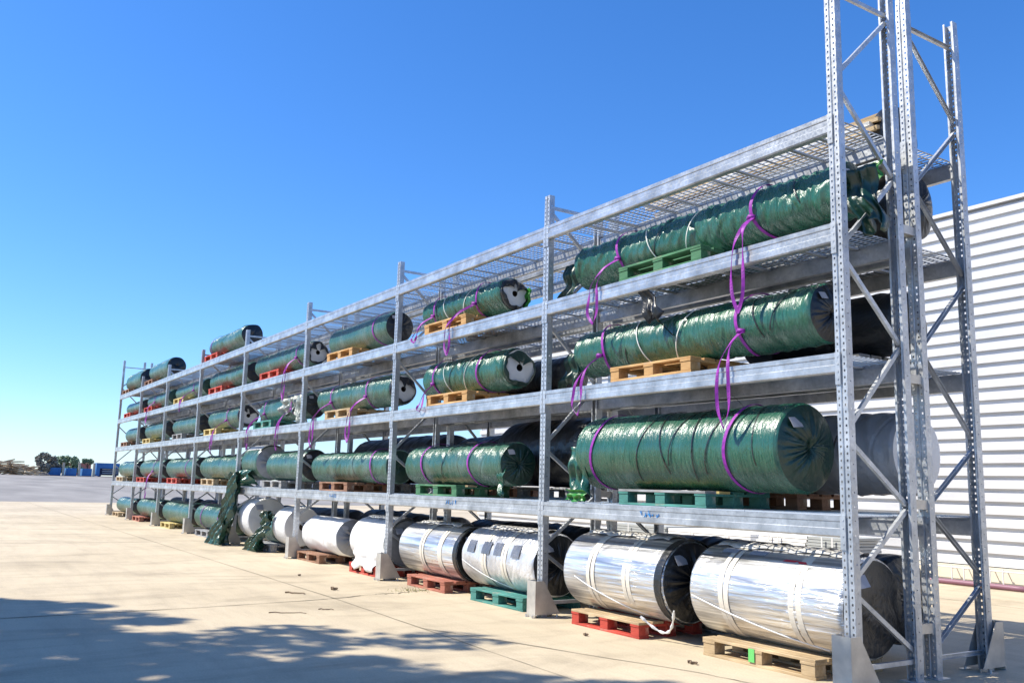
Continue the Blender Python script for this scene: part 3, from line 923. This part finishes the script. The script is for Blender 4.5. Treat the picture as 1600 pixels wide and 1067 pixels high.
# hanging torn films ---------------------------------------------------------------------------
def drape(name, label, top, bot, m, seed, w0, w1, group=None, n=3):
    root = empty(name, (bot[0], bot[1], bot[2]))
    tag(root, label, 'plastic film', group)
    g = np.random.default_rng(seed)
    top = Vector(top); bot = Vector(bot)
    for k in range(n):
        nu, nv = 56, 60
        p = g.uniform(0, 6.28, 8)
        P = np.zeros((nv, nu, 3))
        for j in range(nv):
            v = j / (nv - 1)
            c = top.lerp(bot, v)
            w = (w0 + (w1 - w0) * v ** 1.5) * g.uniform(.97, 1.03)
            for i in range(nu):
                u = i / (nu - 1) - .5
                P[j, i] = (c.x + u * w * (1 - .25 * k) + .05 * math.sin(v * 6 + p[0]) * (1 - v), c.y + .05 * k - .08 + .05 * math.sin(u * 21 + p[1] + v * 5 + 1.5 * math.sin(v * 9)) * (.5 + v) + .03 * abs(math.sin(u * 47 + p[2] - v * 9)) + .04 * math.sin(v * 8 + p[3]) + .02 * math.sin(v * 31 + u * 17),
                           c.z + .05 * math.sin(u * 11 + p[4]) * (1 - v))
        P[:, :, 2] = np.maximum(P[:, :, 2], .006 + .0 * P[:, :, 2])
        P -= np.array(bot)
        link('film_sheet', grid_mesh('film_sheet', P, m if k != 1 else DARKGREEN), None, root)
    return root
drape('torn_film', 'torn dark green film hanging from the lowest shelf down to the ground, fourth bay', (-14.75, -.06, 1.45), (-15.05, -.28, .01), DARKGREEN2, 3, .42, 1.05, n=3)
drape('torn_film', 'torn green film draped over the small bluish roll beside its grey pallet', (-12.75, .02, .72), (-13.1, -.12, .01), DARKGREEN2, 9, .3, .7, n=2)

SHRED = film_mat('shredded_tarpaulin', (.05, .08, .07), (.30, .33, .30), .3, 2.0, streak=(6, 6, 6))
# loose film at near rolls
flap(ROOT[31], -3.27 - ROOT[31].location.x, -.30, .42, .26, .50, GREEN, 4, taper=1.1, lean=.05)
flap(ROOT[31], -3.17 - ROOT[31].location.x, -.39, -.02, .30, .11, BRIGHTGREEN, 14, 'bright_film_tail', taper=1.0, nx=10, nz=8, amp=.05)
flap(ROOT[41], -3.50 - ROOT[41].location.x, -.20, .26, .22, .38, DARKGREEN, 6, taper=1.3, lean=-.08)
flap(ROOT[51], -3.56 - ROOT[51].location.x, -.19, .28, .22, .40, DARKGREEN, 7, taper=1.3, lean=-.10)
flap(ROOT[51], -.02 - ROOT[51].location.x, -.10, .34, .36, .50, DARKGREEN, 8, taper=.6, lean=.15)
flap(ROOT[51], .05 - ROOT[51].location.x, .05, .42, .16, .16, BRIGHTGREEN, 18, 'bright_film_tail', nx=8, nz=8)
flap(ROOT[52], -4.98 - ROOT[52].location.x, .16, .30, .14, .24, BRIGHTGREEN, 28, 'bright_film_tail', nx=8, nz=8)
flap(ROOT[32], -4.90 - ROOT[32].location.x, -.22, .20, .18, .30, GREEN, 29, 'bright_film_tail', nx=10, nz=10, lean=.05, taper=.3)
flap(ROOT[44], -12.6 - ROOT[44].location.x, -.24, .40, .9, .30, SHRED, 31, nx=40, nz=30, taper=.9, amp=.05)
flap(ROOT[44], -12.0 - ROOT[44].location.x, -.25, .42, .6, .50, SHRED, 32, nx=34, nz=30, taper=.6, lean=.2, amp=.07)
flap(ROOT[35], -14.6 - ROOT[35].location.x, -.36, .20, .9, .30, GREEN, 33, nx=20, taper=.6)
ring_band(-14.5 - ROOT[35].location.x, .95, .364, R(45), R(120), 0, .36, 'white_cover_sheet', WHITEFILM, ROOT[35], n=14, th=.004)
for rt, r_, xs in ((31, .362, (-2.2, -1.98, -1.72, -1.55, -1.3, -.9)), (41, .245, (-2.5, -.95, -.62)), (32, .262, (-6.2, -5.9)), (42, .252, (-6.1,)), (33, .25, (-9.9, -9.3)), (51, .225, (-2.1, -.5))):  # thin dark bands imitate the shade in creases of the wrap
    for k, xx in enumerate(xs):
        ring_band(xx - ROOT[rt].location.x, .012, r_ + .004, R(-50 + 13 * (k % 3)), R(110), 0, r_, 'crease_shade', DARKFILM, ROOT[rt], n=30, th=.0035, slope=(.09, -.06, .13, .03)[k % 4], wob=.02, seed=k)
# black strip hanging under third shelf in the nearest bay
fl = flap(None, -2.25, .02, 3.335, .12, .42, DARKFILM, 77, 'hanging_film_strip', lean=.28, taper=1.6, nx=10)
tag(fl, 'black film strip dangling below the third shelf beam of the nearest bay', 'plastic film')

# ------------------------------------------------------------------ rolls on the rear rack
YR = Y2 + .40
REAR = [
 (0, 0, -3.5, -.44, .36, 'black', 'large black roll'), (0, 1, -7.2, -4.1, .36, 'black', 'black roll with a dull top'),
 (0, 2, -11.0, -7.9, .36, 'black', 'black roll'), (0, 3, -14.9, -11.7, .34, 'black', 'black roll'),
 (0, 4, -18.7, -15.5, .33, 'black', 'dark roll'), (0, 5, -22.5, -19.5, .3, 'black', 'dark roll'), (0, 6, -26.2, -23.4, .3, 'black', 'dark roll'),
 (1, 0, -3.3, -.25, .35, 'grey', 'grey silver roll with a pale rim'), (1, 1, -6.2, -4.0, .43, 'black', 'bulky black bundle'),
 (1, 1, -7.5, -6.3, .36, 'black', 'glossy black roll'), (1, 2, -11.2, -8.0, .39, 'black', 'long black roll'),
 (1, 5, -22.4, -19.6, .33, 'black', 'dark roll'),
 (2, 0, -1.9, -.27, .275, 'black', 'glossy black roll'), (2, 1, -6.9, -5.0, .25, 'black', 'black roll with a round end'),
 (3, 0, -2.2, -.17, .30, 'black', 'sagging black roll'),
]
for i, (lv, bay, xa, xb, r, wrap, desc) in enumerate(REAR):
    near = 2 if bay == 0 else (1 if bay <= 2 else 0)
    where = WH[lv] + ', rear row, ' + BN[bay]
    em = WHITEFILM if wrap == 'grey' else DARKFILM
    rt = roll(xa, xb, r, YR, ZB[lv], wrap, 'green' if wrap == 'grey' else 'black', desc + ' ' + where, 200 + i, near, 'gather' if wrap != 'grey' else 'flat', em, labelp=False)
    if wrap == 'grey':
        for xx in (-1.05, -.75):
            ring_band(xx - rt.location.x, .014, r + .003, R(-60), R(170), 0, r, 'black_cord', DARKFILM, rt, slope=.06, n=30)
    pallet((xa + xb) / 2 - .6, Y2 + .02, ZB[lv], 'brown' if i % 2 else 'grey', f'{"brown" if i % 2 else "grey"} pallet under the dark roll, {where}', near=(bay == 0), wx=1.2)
# pale bundle on top shelf of the rear rack
bd = empty('wrapped_bundle', (-1.6, YR, ZB[4])); tag(bd, 'pale bundle of laths with a black end, top shelf, rear row, nearest bay', 'bundle')
g = random.Random(3)
for k in range(3):
    b = MB(); b.box(-1.75 + .02 * k, 1.28 - .03 * k, -.36, .36, .002 + k * .035, .034 + k * .035); b.obj('panel', WHITEPANEL, bd)
for k in range(50):
    y = g.uniform(-.27, .27); z = .13 + g.uniform(0, 1) * (.40 - abs(y) * .6)
    b = MB(); x0 = g.uniform(-1.7, -1.55); x1 = g.uniform(1.22, 1.32)
    b.bar((x0, y, z), (x1, y + g.uniform(-.03, .03), z + g.uniform(-.01, .01)), .05, .035)
    b.obj('lath', PAL['pale'] if k % 3 else PALEFILM, bd, rot=(g.uniform(0, .2), 0, 0))
P = body_mesh(0, .14, .25, 'black', 77, 12, 48, DARKFILM)
P[:, :, 2] = P[:, :, 2] + .25; P[:, :, 0] += 1.2
link('end_cover', grid_mesh('end_cover', P, DARKFILM, closed=True), None, bd)
link('end_cover', cap_mesh(P[-1], .03, 6, 3, .01, 'end_cover', DARKFILM, 1), None, bd)

# ------------------------------------------------------------------ purple slings
def ribbon(b, pts, wd, w=.029, th=.004):
    """ribbon through pts with width direction list/vector"""
    n = len(pts); base = len(b.v)
    for i, p in enumerate(pts):
        p = Vector(p); d = (Vector(pts[min(i + 1, n - 1)]) - Vector(pts[max(i - 1, 0)])).normalized()
        s = Vector(wd[i] if isinstance(wd, list) else wd); s = (s - d * s.dot(d))
        if s.length < 1e-3: s = d.orthogonal()
        s.normalize(); nn = d.cross(s)
        for a, c in ((-1, -1), (1, -1), (1, 1), (-1, 1)):
            b.v.append(tuple(p + s * (a * w / 2) + nn * (c * th / 2)))
    for i in range(n - 1):
        for k in range(4):
            b.f.append((base + i * 4 + k, base + i * 4 + (k + 1) % 4, base + (i + 1) * 4 + (k + 1) % 4, base + (i + 1) * 4 + k))
    b.f.append((base + 3, base + 2, base + 1, base)); e = base + (n - 1) * 4; b.f.append((e, e + 1, e + 2, e + 3))

def spl(pts, n=8):
    out = []; P = [Vector(pts[0])] + [Vector(p) for p in pts] + [Vector(pts[-1])]
    for i in range(1, len(P) - 2):
        for k in range(n):
            t = k / n; p0, p1, p2, p3 = P[i - 1], P[i], P[i + 1], P[i + 2]
            out.append(.5 * ((2 * p1) + (-p0 + p2) * t + (2 * p0 - 5 * p1 + 4 * p2 - p3) * t * t + (-p0 + 3 * p1 - 3 * p2 + p3) * t ** 3))
    out.append(P[-2]); return out

def sling(x, lv, r, label, hang=None, dxs=-.1, seed=0, slope=0.0):
    zc = ZB[lv] + .1445 + r
    root = empty('lifting_sling', (x, YC, zc)); tag(root, label, 'lifting sling', 'purple lifting slings round the rolls')
    ring_band(0, .034, r + .008, R(-95), R(265), 0, 0, 'loop', PURPLE, root, n=60, th=.004, wob=.03, slope=slope, seed=seed)
    if hang:
        g = random.Random(seed)
        # from knot at lower front of roll over the beam edge, down as a two strand loop
        a = Vector((0, -(r + .02) * math.cos(R(-20)), (r + .02) * math.sin(R(-20))))
        edge = Vector((dxs, -YC - .03, ZB[lv] - zc + .03))
        for s in (0, 1):
            off = .035 * s
            pts = [a + Vector((off, -.004 * s, 0)), a.lerp(edge, .55) + Vector((off * .5 + .01, -.035, .03)), edge + Vector((-.05 + .1 * s, -.003 - .006 * s, 0)),
                   edge + Vector((-.07 + .13 * s, -.02, -hang * .35)), edge + Vector((-.075 + .12 * s + g.uniform(-.02, .02), -.022, -hang * .72)), edge + Vector((.0, -.02, -hang))]
            b = MB()
            q = spl(pts)
            wd = [Vector((1, .9 * math.sin(i * .22 + seed + s), .2 * math.cos(i * .3))) for i in range(len(q))]
            ribbon(b, q, wd)
            b.obj('tail', PURPLE, root)
        b = MB(); b.tube([a + Vector((-.03, 0, 0)), a + Vector((0, -.02, .01)), a + Vector((.045, 0, 0))], .02, 8); b.obj('knot', PURPLE, root, smooth=True)
    return root
SL = [
 (-.94, 3, .238, 'purple sling with long tail on the ruffled third shelf roll beside the end frame', .60, .04),
 (-2.72, 3, .238, 'purple sling at the far end of the ruffled roll on the third shelf, nearest bay', .42, -.12),
 (-1.06, 2, .258, 'purple sling near the black end of the long green roll, second shelf, nearest bay', .55, -.02),
 (-2.98, 2, .258, 'purple sling at the left end of the long green roll, second shelf, nearest bay', .34, -.10),
 (-1.14, 1, .368, 'purple sling near the gathered end of the very large green roll', None, 0),
 (-2.92, 1, .368, 'purple sling at the left end of the very large green roll', None, 0),
 (-5.62, 3, .23, 'purple sling tied on the ruffled roll with white end, third shelf, second bay', .40, -.28),
 (-6.75, 3, .23, 'purple sling at the left end of the roll on the third shelf, second bay', .12, -.1),
 (-5.40, 2, .262, 'purple sling near the white end of the roll, second shelf, second bay', None, 0),
 (-6.62, 2, .262, 'purple sling beside the pallet, second shelf, second bay', .1, .02),
 (-5.55, 1, .272, 'purple sling with its end lying on the lowest shelf, second bay', None, 0),
 (-6.80, 1, .272, 'purple sling at the left end of the roll on the lowest shelf, second bay', None, 0),
 (-8.75, 3, .255, 'purple sling by the black end, third shelf, third bay', None, 0),
 (-8.90, 2, .25, 'purple sling with tail over the beam, second shelf, third bay, right one', .45, -.15),
 (-10.35, 2, .25, 'purple sling with tail over the beam, second shelf, third bay, left one', .5, -.3),
 (-8.62, 1, .26, 'purple and blue sling on the long creased roll, lowest shelf, third bay', None, 0),
 (-12.35, 2, .25, 'purple sling hanging from the shredded roll, right one', .5, -.15),
 (-14.0, 2, .25, 'purple sling hanging from the shredded roll, left one', .45, -.4),
 (-12.3, 3, .245, 'dark purple sling hanging below the third shelf, fourth bay', .55, 0),
 (-16.7, 0, .305, 'purple sling round the roll on the ground, fifth bay', None, 0),
 (-18.2, 0, .305, 'purple sling at the left of the roll on the ground, fifth bay', None, 0),
 (-16.8, 2, .255, 'purple sling hanging over the second shelf beam, fifth bay', .5, -.4),
 (-20.3, 3, .225, 'purple sling hanging over the third shelf beam, sixth bay', .3, -.4),
 (-20.2, 1, .28, 'purple sling round the roll on the lowest shelf, sixth bay', None, 0),
 (-24.3, 1, .28, 'purple sling hanging below the lowest shelf, seventh bay', .5, .1),
 (-25.2, 3, .225, 'faded purple sling hanging over the third shelf beam, seventh bay', .4, .1),
 (-18.6, 4, .27, 'purple sling round the roll on the top shelf, fifth bay', None, 0),
]
for i, (x, lv, r, lab, h, dx) in enumerate(SL):
    sling(x, lv, r, lab, h, dx, i, slope=.02 * ((i % 3) - 1))

# ------------------------------------------------------------------ white warehouse wall
wall = tag(empty('warehouse', (-19.5, 8.6, 0)), 'long white warehouse clad in horizontal corrugated siding behind the rack', 'building')
X0, X1 = 0.0, 34.0
YD = 22.0
pitch = .2
nr = 29
for k in range(nr):
    z0 = .30 + k * pitch
    b = MB()
    # plank profile: proud flat, sloped to recessed seam
    pr = [(0, 0), (0, .126), (.055, .136), (.055, .1995), (.06, .1995), (.06, 0)]
    n = len(pr)
    vs = [(X0, y, z0 + z) for y, z in pr] + [(X1, y, z0 + z) for y, z in pr]
    b.add(vs, [(i, (i + 1) % n, n + (i + 1) % n, n + i) for i in range(n)] + [tuple(range(n))[::-1], tuple(range(n, 2 * n))])
    b.obj('siding_rib', SIDING, wall)
b = MB(); b.box(X0, X1, .061, YD, .0, 5.98); b.obj('wall', GROOVE, wall)
b = MB(); b.box(X0 - .03, X1, .0, .0605, 6.10 - .0, 6.105); b.box(X0 - .03, X1, .035, .0605, 6.102 - .0, 6.103)
b = MB(); b.box(X0 - .04, X1 + .04, -.05, YD + .04, 6.07, 6.13); b.box(X0 - .02, X1, .030, .0605, 5.99 + .112, 6.069 + .0) if False else None
b.obj('roof_coping', SIDING, wall)
b = MB(); b.box(X0, X1, .032, .0605, 6.101, 6.069) if False else b.box(X0 - .02, X1, .034, YD, 6.1005 - .0, 6.10051) if False else b.box(X0 + .001, X1 - .001, .0605 - .03, .06, 6.1 - .0001, 6.1) if False else b.box(X0 + .01, X1 - .01, .065, YD - .05, 5.985, 6.069)
b.obj('roof', GROOVE, wall)
b = MB(); b.box(X0, X1, -.06, .0605, 0, .285); b.obj('plinth', CREAM, wall)
rail = tag(empty('conduit_rail', (-19.5, 8.4, 0)), 'thin pale conduit on short posts along the foot of the white wall', 'rail')
b = MB(); b.tube([(8, 0, .26), (30, 0, .23)], .010, 6); b.obj('rod', SIDING, rail)
k = 0
for x in np.arange(9, 28, .62):
    for dx in (0, .2):
        b = MB(); b.bar((x + dx, -.0, .0), (x + dx, 0, .285), .016, .016); b.bar((x + dx, 0, .235), (x + dx, .138, .235), .012, .012, up=(0, 0, 1))
        b.obj('post', SIDING, rail)
b = MB(); pts = [(x, 8.12 + .03 * math.sin(x * 1.3), .045) for x in np.arange(-8, -2.8, .3)]
b.tube(pts, .04, 10); hose = b.obj('hose', PIPE, smooth=True); tag(hose, 'mauve hose lying along the foot of the white wall', 'hose')
b = MB(); b.tube([(-2.88, 8.12, .05), (-2.6, 8.12, .05)], .055, 12); o = b.obj('end_cap', BLUECAP, hose, smooth=True)

# stacks of panels standing between rack and wall
def panel_stack(x0, x1, y, z1, m, label, n, step):
    r = tag(empty('panel_stack', (x0, y, 0)), label, 'panel stack', 'stacks of building panels by the wall')
    for k in range(n):
        zz = z1 - (k + 1) * step
        if zz < 0: break
        b = MB(); dx = random.uniform(-.05, .05); b.box(0 + dx, x1 - x0 + dx, 0, 1.0, zz + .004, zz + step - .004)
        b.obj('panel', m, r)
    for xx in (.3, .5) if x1 - x0 < 1.5 else (.6, (x1 - x0) - .6):
        b = MB(); b.box(xx, xx + .03, -.06, -.052, 0, z1); b.obj('strap', SIDING, r)
    return r
panel_stack(-6.9, -5.85, 6.8, .66, WHITEPANEL, 'stack of white panels seen between the rolls behind the rack', 10, .06)
panel_stack(-5.8, -5.12, 6.8, .66, GREYPANEL, 'stack of grey edged panels with white straps behind the near end of the rack', 12, .05)
panel_stack(-10.9, -9.2, 6.8, .64, GREYPANEL, 'stack of grey sheets by the left part of the wall', 12, .05)
panel_stack(-9.1, -7.0, 6.8, .62, WHITEPANEL, 'long stack of white sheets in the middle of the wall foot', 10, .06)

# ------------------------------------------------------------------ ground debris
def twig(x, y, ln, ang, label, r=.0055):
    b = MB(); n = 6; pts = [(i / n * ln, .02 * math.sin(i * 1.7), r + .003 * (i % 2)) for i in range(n + 1)]
    b.tube(pts, [r * (1 - .4 * i / n) for i in range(n + 1)], 6)
    o = b.obj('twig', TWIG, loc=(x, y, 0), rot=(0, 0, ang)); tag(o, label, 'stick'); return o
twig(-5.05, -2.45, .38, R(62), 'long thin stick on the concrete left of the middle')
twig(-6.6, -1.75, .28, R(40), 'stick with a dark knot lying beyond the crack', .010)
twig(-6.72, -1.12, .10, R(30), 'short thick chip of wood on the concrete', .02)
twig(-5.1, -1.9, .16, R(60), 'short stick near the crack')
twig(-1.2, -.35, .09, R(10), 'small chip of bark beside the nearest pallet', .012)
for i, (x, y) in enumerate(((-8.5, -.9), (-2.6, -.3))):
    twig(x, y, .04, R(20 * i), ['tiny pebble-like chip in front of the white roll', 'tiny dark chip beside the red pallet', 'tiny chip on the bright concrete near the tree shade', 'dark chip on the shaded ground behind the end frame', 'tiny dark chip in the tree shade', 'tiny chip far out on the yard'][i], .012)
b = MB()
g = random.Random(5)
for k in range(120):
    t = g.random(); x = -6.15 - .35 * t + g.gauss(0, .05); y = .02 - .42 * t * .5 + g.gauss(0, .06)
    x = -6.28 + g.gauss(0, .10); y = -.22 + g.gauss(0, .13); h = g.uniform(.02, .06); a = g.uniform(0, 6.28)
    b.add([(x, y, 0), (x + .006 * math.cos(a), y + .006 * math.sin(a), 0), (x + g.gauss(0, .03), y + g.gauss(0, .03), h)], [(0, 1, 2)])
tag(b.obj('weed_tuft', GRASS, recalc=False), 'sparse yellowish weeds growing from the crack beside the faded red pallet', 'weeds', kind='stuff')

# ------------------------------------------------------------------ trees
def tree(name, label, x, y, zb, h, cr, cz, n, leafmat, seed, leaf=.12, flat=.8, group=None, clumps=26, trunk_r=.16, csz=(.16, .34)):
    root = tag(empty(name, (x, y, zb)), label, 'tree', group)
    g = np.random.default_rng(seed); gr = random.Random(seed)
    b = MB()
    b.tube([(0, 0, 0), (.1, .05, h * .25), (0, .1, h * .5), (.05, 0, h * .8)], [trunk_r, trunk_r * .8, trunk_r * .55, trunk_r * .2], 9)
    cl = []
    for k in range(clumps):
        d = g.normal(size=3); d /= np.linalg.norm(d); d *= g.uniform(.3, 1.) ** .6 * g.choice([1, 1, 1.15])
        c = np.array([d[0] * cr, d[1] * cr, cz + d[2] * cr * flat]); cl.append((c, cr * g.uniform(*csz)))
        if k % 2 == 0:
            s = Vector((0, .05, h * g.uniform(.25, .6))); e = Vector(c.tolist())
            b.tube([s, s.lerp(e, .5) + Vector((0, 0, .15 * cr * .3)), e], [trunk_r * .3, trunk_r * .18, trunk_r * .06], 5)
    b.obj('trunk', BARK, root, smooth=True)
    ci = g.integers(0, len(cl), n)
    C = np.array([cl[i][0] for i in ci]); Rr = np.array([cl[i][1] for i in ci])
    d = g.normal(size=(n, 3)); d /= np.linalg.norm(d, axis=1)[:, None]
    p = C + d * (Rr * g.uniform(.2, 1, n) ** .5)[:, None]
    a = g.normal(size=(n, 3)); a /= np.linalg.norm(a, axis=1)[:, None]
    q = np.cross(a, g.normal(size=(n, 3))); q /= np.linalg.norm(q, axis=1)[:, None]
    sz = leaf * g.uniform(.6, 1.3, n)[:, None]
    V = np.stack([p - a * sz, p + q * sz * .45, p + a * sz, p - q * sz * .45], 1).reshape(-1, 3)
    F = np.arange(4 * n).reshape(n, 4)
    me = bpy.data.meshes.new('crown'); me.from_pydata(V.tolist(), [], F.tolist()); me.materials.append(leafmat)
    link('crown', me, None, root)
    return root
# two yard trees beside the photographer (they throw the dappled shade)
H = 6.0
sx, sy = -TO_SUN.x / TO_SUN.z, -TO_SUN.y / TO_SUN.z
def shade_tree(sxx, syy, h, cr, n, seed, label, leaf=.13, flat=.6, clumps=30):
    cz = h
    tree('yard_tree', label, sxx - sx * cz, syy - sy * cz, 0, h + cr * .6, cr, cz, n, LEAF, seed, leaf, flat, None, clumps, .2, (.05, .19))
shade_tree(-4.6, -6.75, 9.0, 3.2, 26000, 1, 'leafy yard tree left of the photographer shading the far part of the foreground', clumps=150)
shade_tree(-.4, -4.5, 9.0, 3.4, 30000, 2, 'leafy yard tree behind the photographer shading the near foreground', clumps=165)
shade_tree(1.3, -2.8, 9.0, 2.5, 17000, 3, 'smaller yard tree behind the photographer on the right', clumps=70)

# far background at the left --------------------------------------------------------------------
tree('bare_bush', 'round haze-paled brown tree beyond the branch heap', -152, 9.9, 1.3, 3.4, 1.9, 1.9, 4200, LEAFB, 11, .28, .75, None, 22)
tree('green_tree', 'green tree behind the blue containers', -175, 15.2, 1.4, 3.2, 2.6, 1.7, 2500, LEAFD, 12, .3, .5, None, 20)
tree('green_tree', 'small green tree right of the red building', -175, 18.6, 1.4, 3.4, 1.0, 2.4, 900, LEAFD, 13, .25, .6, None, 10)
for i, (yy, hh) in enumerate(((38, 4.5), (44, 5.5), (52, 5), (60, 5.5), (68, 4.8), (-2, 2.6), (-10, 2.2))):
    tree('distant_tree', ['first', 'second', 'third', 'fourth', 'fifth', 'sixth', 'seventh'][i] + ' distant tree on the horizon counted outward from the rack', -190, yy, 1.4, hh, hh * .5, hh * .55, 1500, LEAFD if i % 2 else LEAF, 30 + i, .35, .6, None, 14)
b = MB(); g = random.Random(9)
for k in range(620):
    y = g.uniform(-16, 8.6); top = 2.4 * (.85 + .15 * math.sin(y * 1.7))
    if y > 7.4: top *= max(.3, (8.9 - y) / 1.5)
    x = g.uniform(-3, 2.5); z = g.uniform(.1, 1) * top * (1 - abs(x) / 6); ln = g.uniform(.8, 3.2); a = g.uniform(-.5, .5) + math.pi / 2; ti = g.uniform(-.3, .3)
    dv = Vector((math.cos(a) * math.cos(ti), math.sin(a) * math.cos(ti), math.sin(ti))) * ln / 2
    c = Vector((-150 + x, y, 1.29 + z)); rr = g.uniform(.04, .14)
    b.tube([c - dv, c + dv], [rr, rr * .7], 5)
tag(b.obj('branch_heap', LOG, smooth=False), 'long heap of cut branches and timber on the horizon at the left', 'branch heap', kind='stuff')
for i, (ya, yb) in enumerate(((8.9, 11.8), (12.5, 14.0), (14.8, 16.2))):
    c = tag(empty('blue_container', (-151, ya, 1.29)), ['first', 'second', 'third'][i] + ' low blue container from the left on the horizon beyond the asphalt', 'container', 'low blue containers on the horizon')
    b = MB(); b.box(-2.5, 0, 0, yb - ya, 0, 1.22); b.obj('body', BLUEBOX, c)
    for k in range(int((yb - ya) / .4)):
        b = MB(); b.box(.001, .05, .2 + k * .4, .28 + k * .4, .1, 1.15); b.obj('rib', BLUEBOX, c)
    b = MB(); b.box(.0015, .03, 0.02, yb - ya - .02, 0, .1); b.obj('skid', NAVY, c)
for i, y in enumerate((12.1, 14.35, 16.45)):
    b = MB(); b.box(-.12, .12, -.16, .16, 0, 2.0); b.box(-.14, .14, -.2, .2, 2.0, 2.06)
    tag(b.obj('gate_post', SANDW, loc=(-151, y, 1.29)), ['left', 'middle', 'right'][i] + ' tan post standing between the blue containers', 'post', 'tan posts between the containers')
t = tag(empty('blue_truck', (-151, 16.8, 1.3)), 'large blue truck body with open dark side bay next to the rack end', 'truck')
b = MB(); b.box(-3, 0, 0, 3.4, 1.35, 2.15); b.obj('cargo_box', BLUEBOX, t)
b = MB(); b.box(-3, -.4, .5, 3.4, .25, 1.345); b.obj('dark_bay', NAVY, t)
for z in (.55, .85, 1.15):
    b = MB(); b.box(-.35, -.2, .9, 3.3, z, z + .06); b.obj('slat', WHITEPANEL, t)
b = MB(); b.box(-3, .05, 0, .5, 0.1, 1.345); b.obj('cab_side', BLUEBOX, t)
for y in (.5, 2.8):
    b = MB(); b.tube([(-.3, y, .3), (.02, y, .3)], .3, 14); b.obj('wheel', NAVY, t)
rb = tag(empty('red_building', (-185, 16.4, 1.4)), 'low brick red building with a pale gable beyond the containers', 'building')
b = MB(); b.box(-6, 0, 0, 4.3, 0, 2.3); b.obj('wall', REDW, rb)
b = MB(); b.add([(.01, .6, 1.3), (.01, 3.4, 1.3), (.01, 1.0, 2.2), (-.3, .6, 1.3), (-.3, 3.4, 1.3), (-.3, 1.0, 2.2)], [(0, 1, 2), (5, 4, 3), (0, 3, 4, 1), (1, 4, 5, 2), (2, 5, 3, 0)])
b.obj('gable', SANDW, rb)
b = MB(); b.box(-6.1, .1, -.1, 4.4, 2.3, 2.42); b.obj('roof', REDW, rb)
# second low shed seen through the far bays
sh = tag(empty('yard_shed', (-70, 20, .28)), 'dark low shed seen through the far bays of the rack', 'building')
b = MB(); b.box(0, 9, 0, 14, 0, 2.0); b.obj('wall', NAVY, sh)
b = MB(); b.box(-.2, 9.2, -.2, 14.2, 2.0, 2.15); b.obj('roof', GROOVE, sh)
for y in (1.5, 4.2, 7, 10):
    b = MB(); b.box(9.001, 9.05, y, y + 1.4, .5, 1.5); b.obj('window', WHITEPANEL, sh)
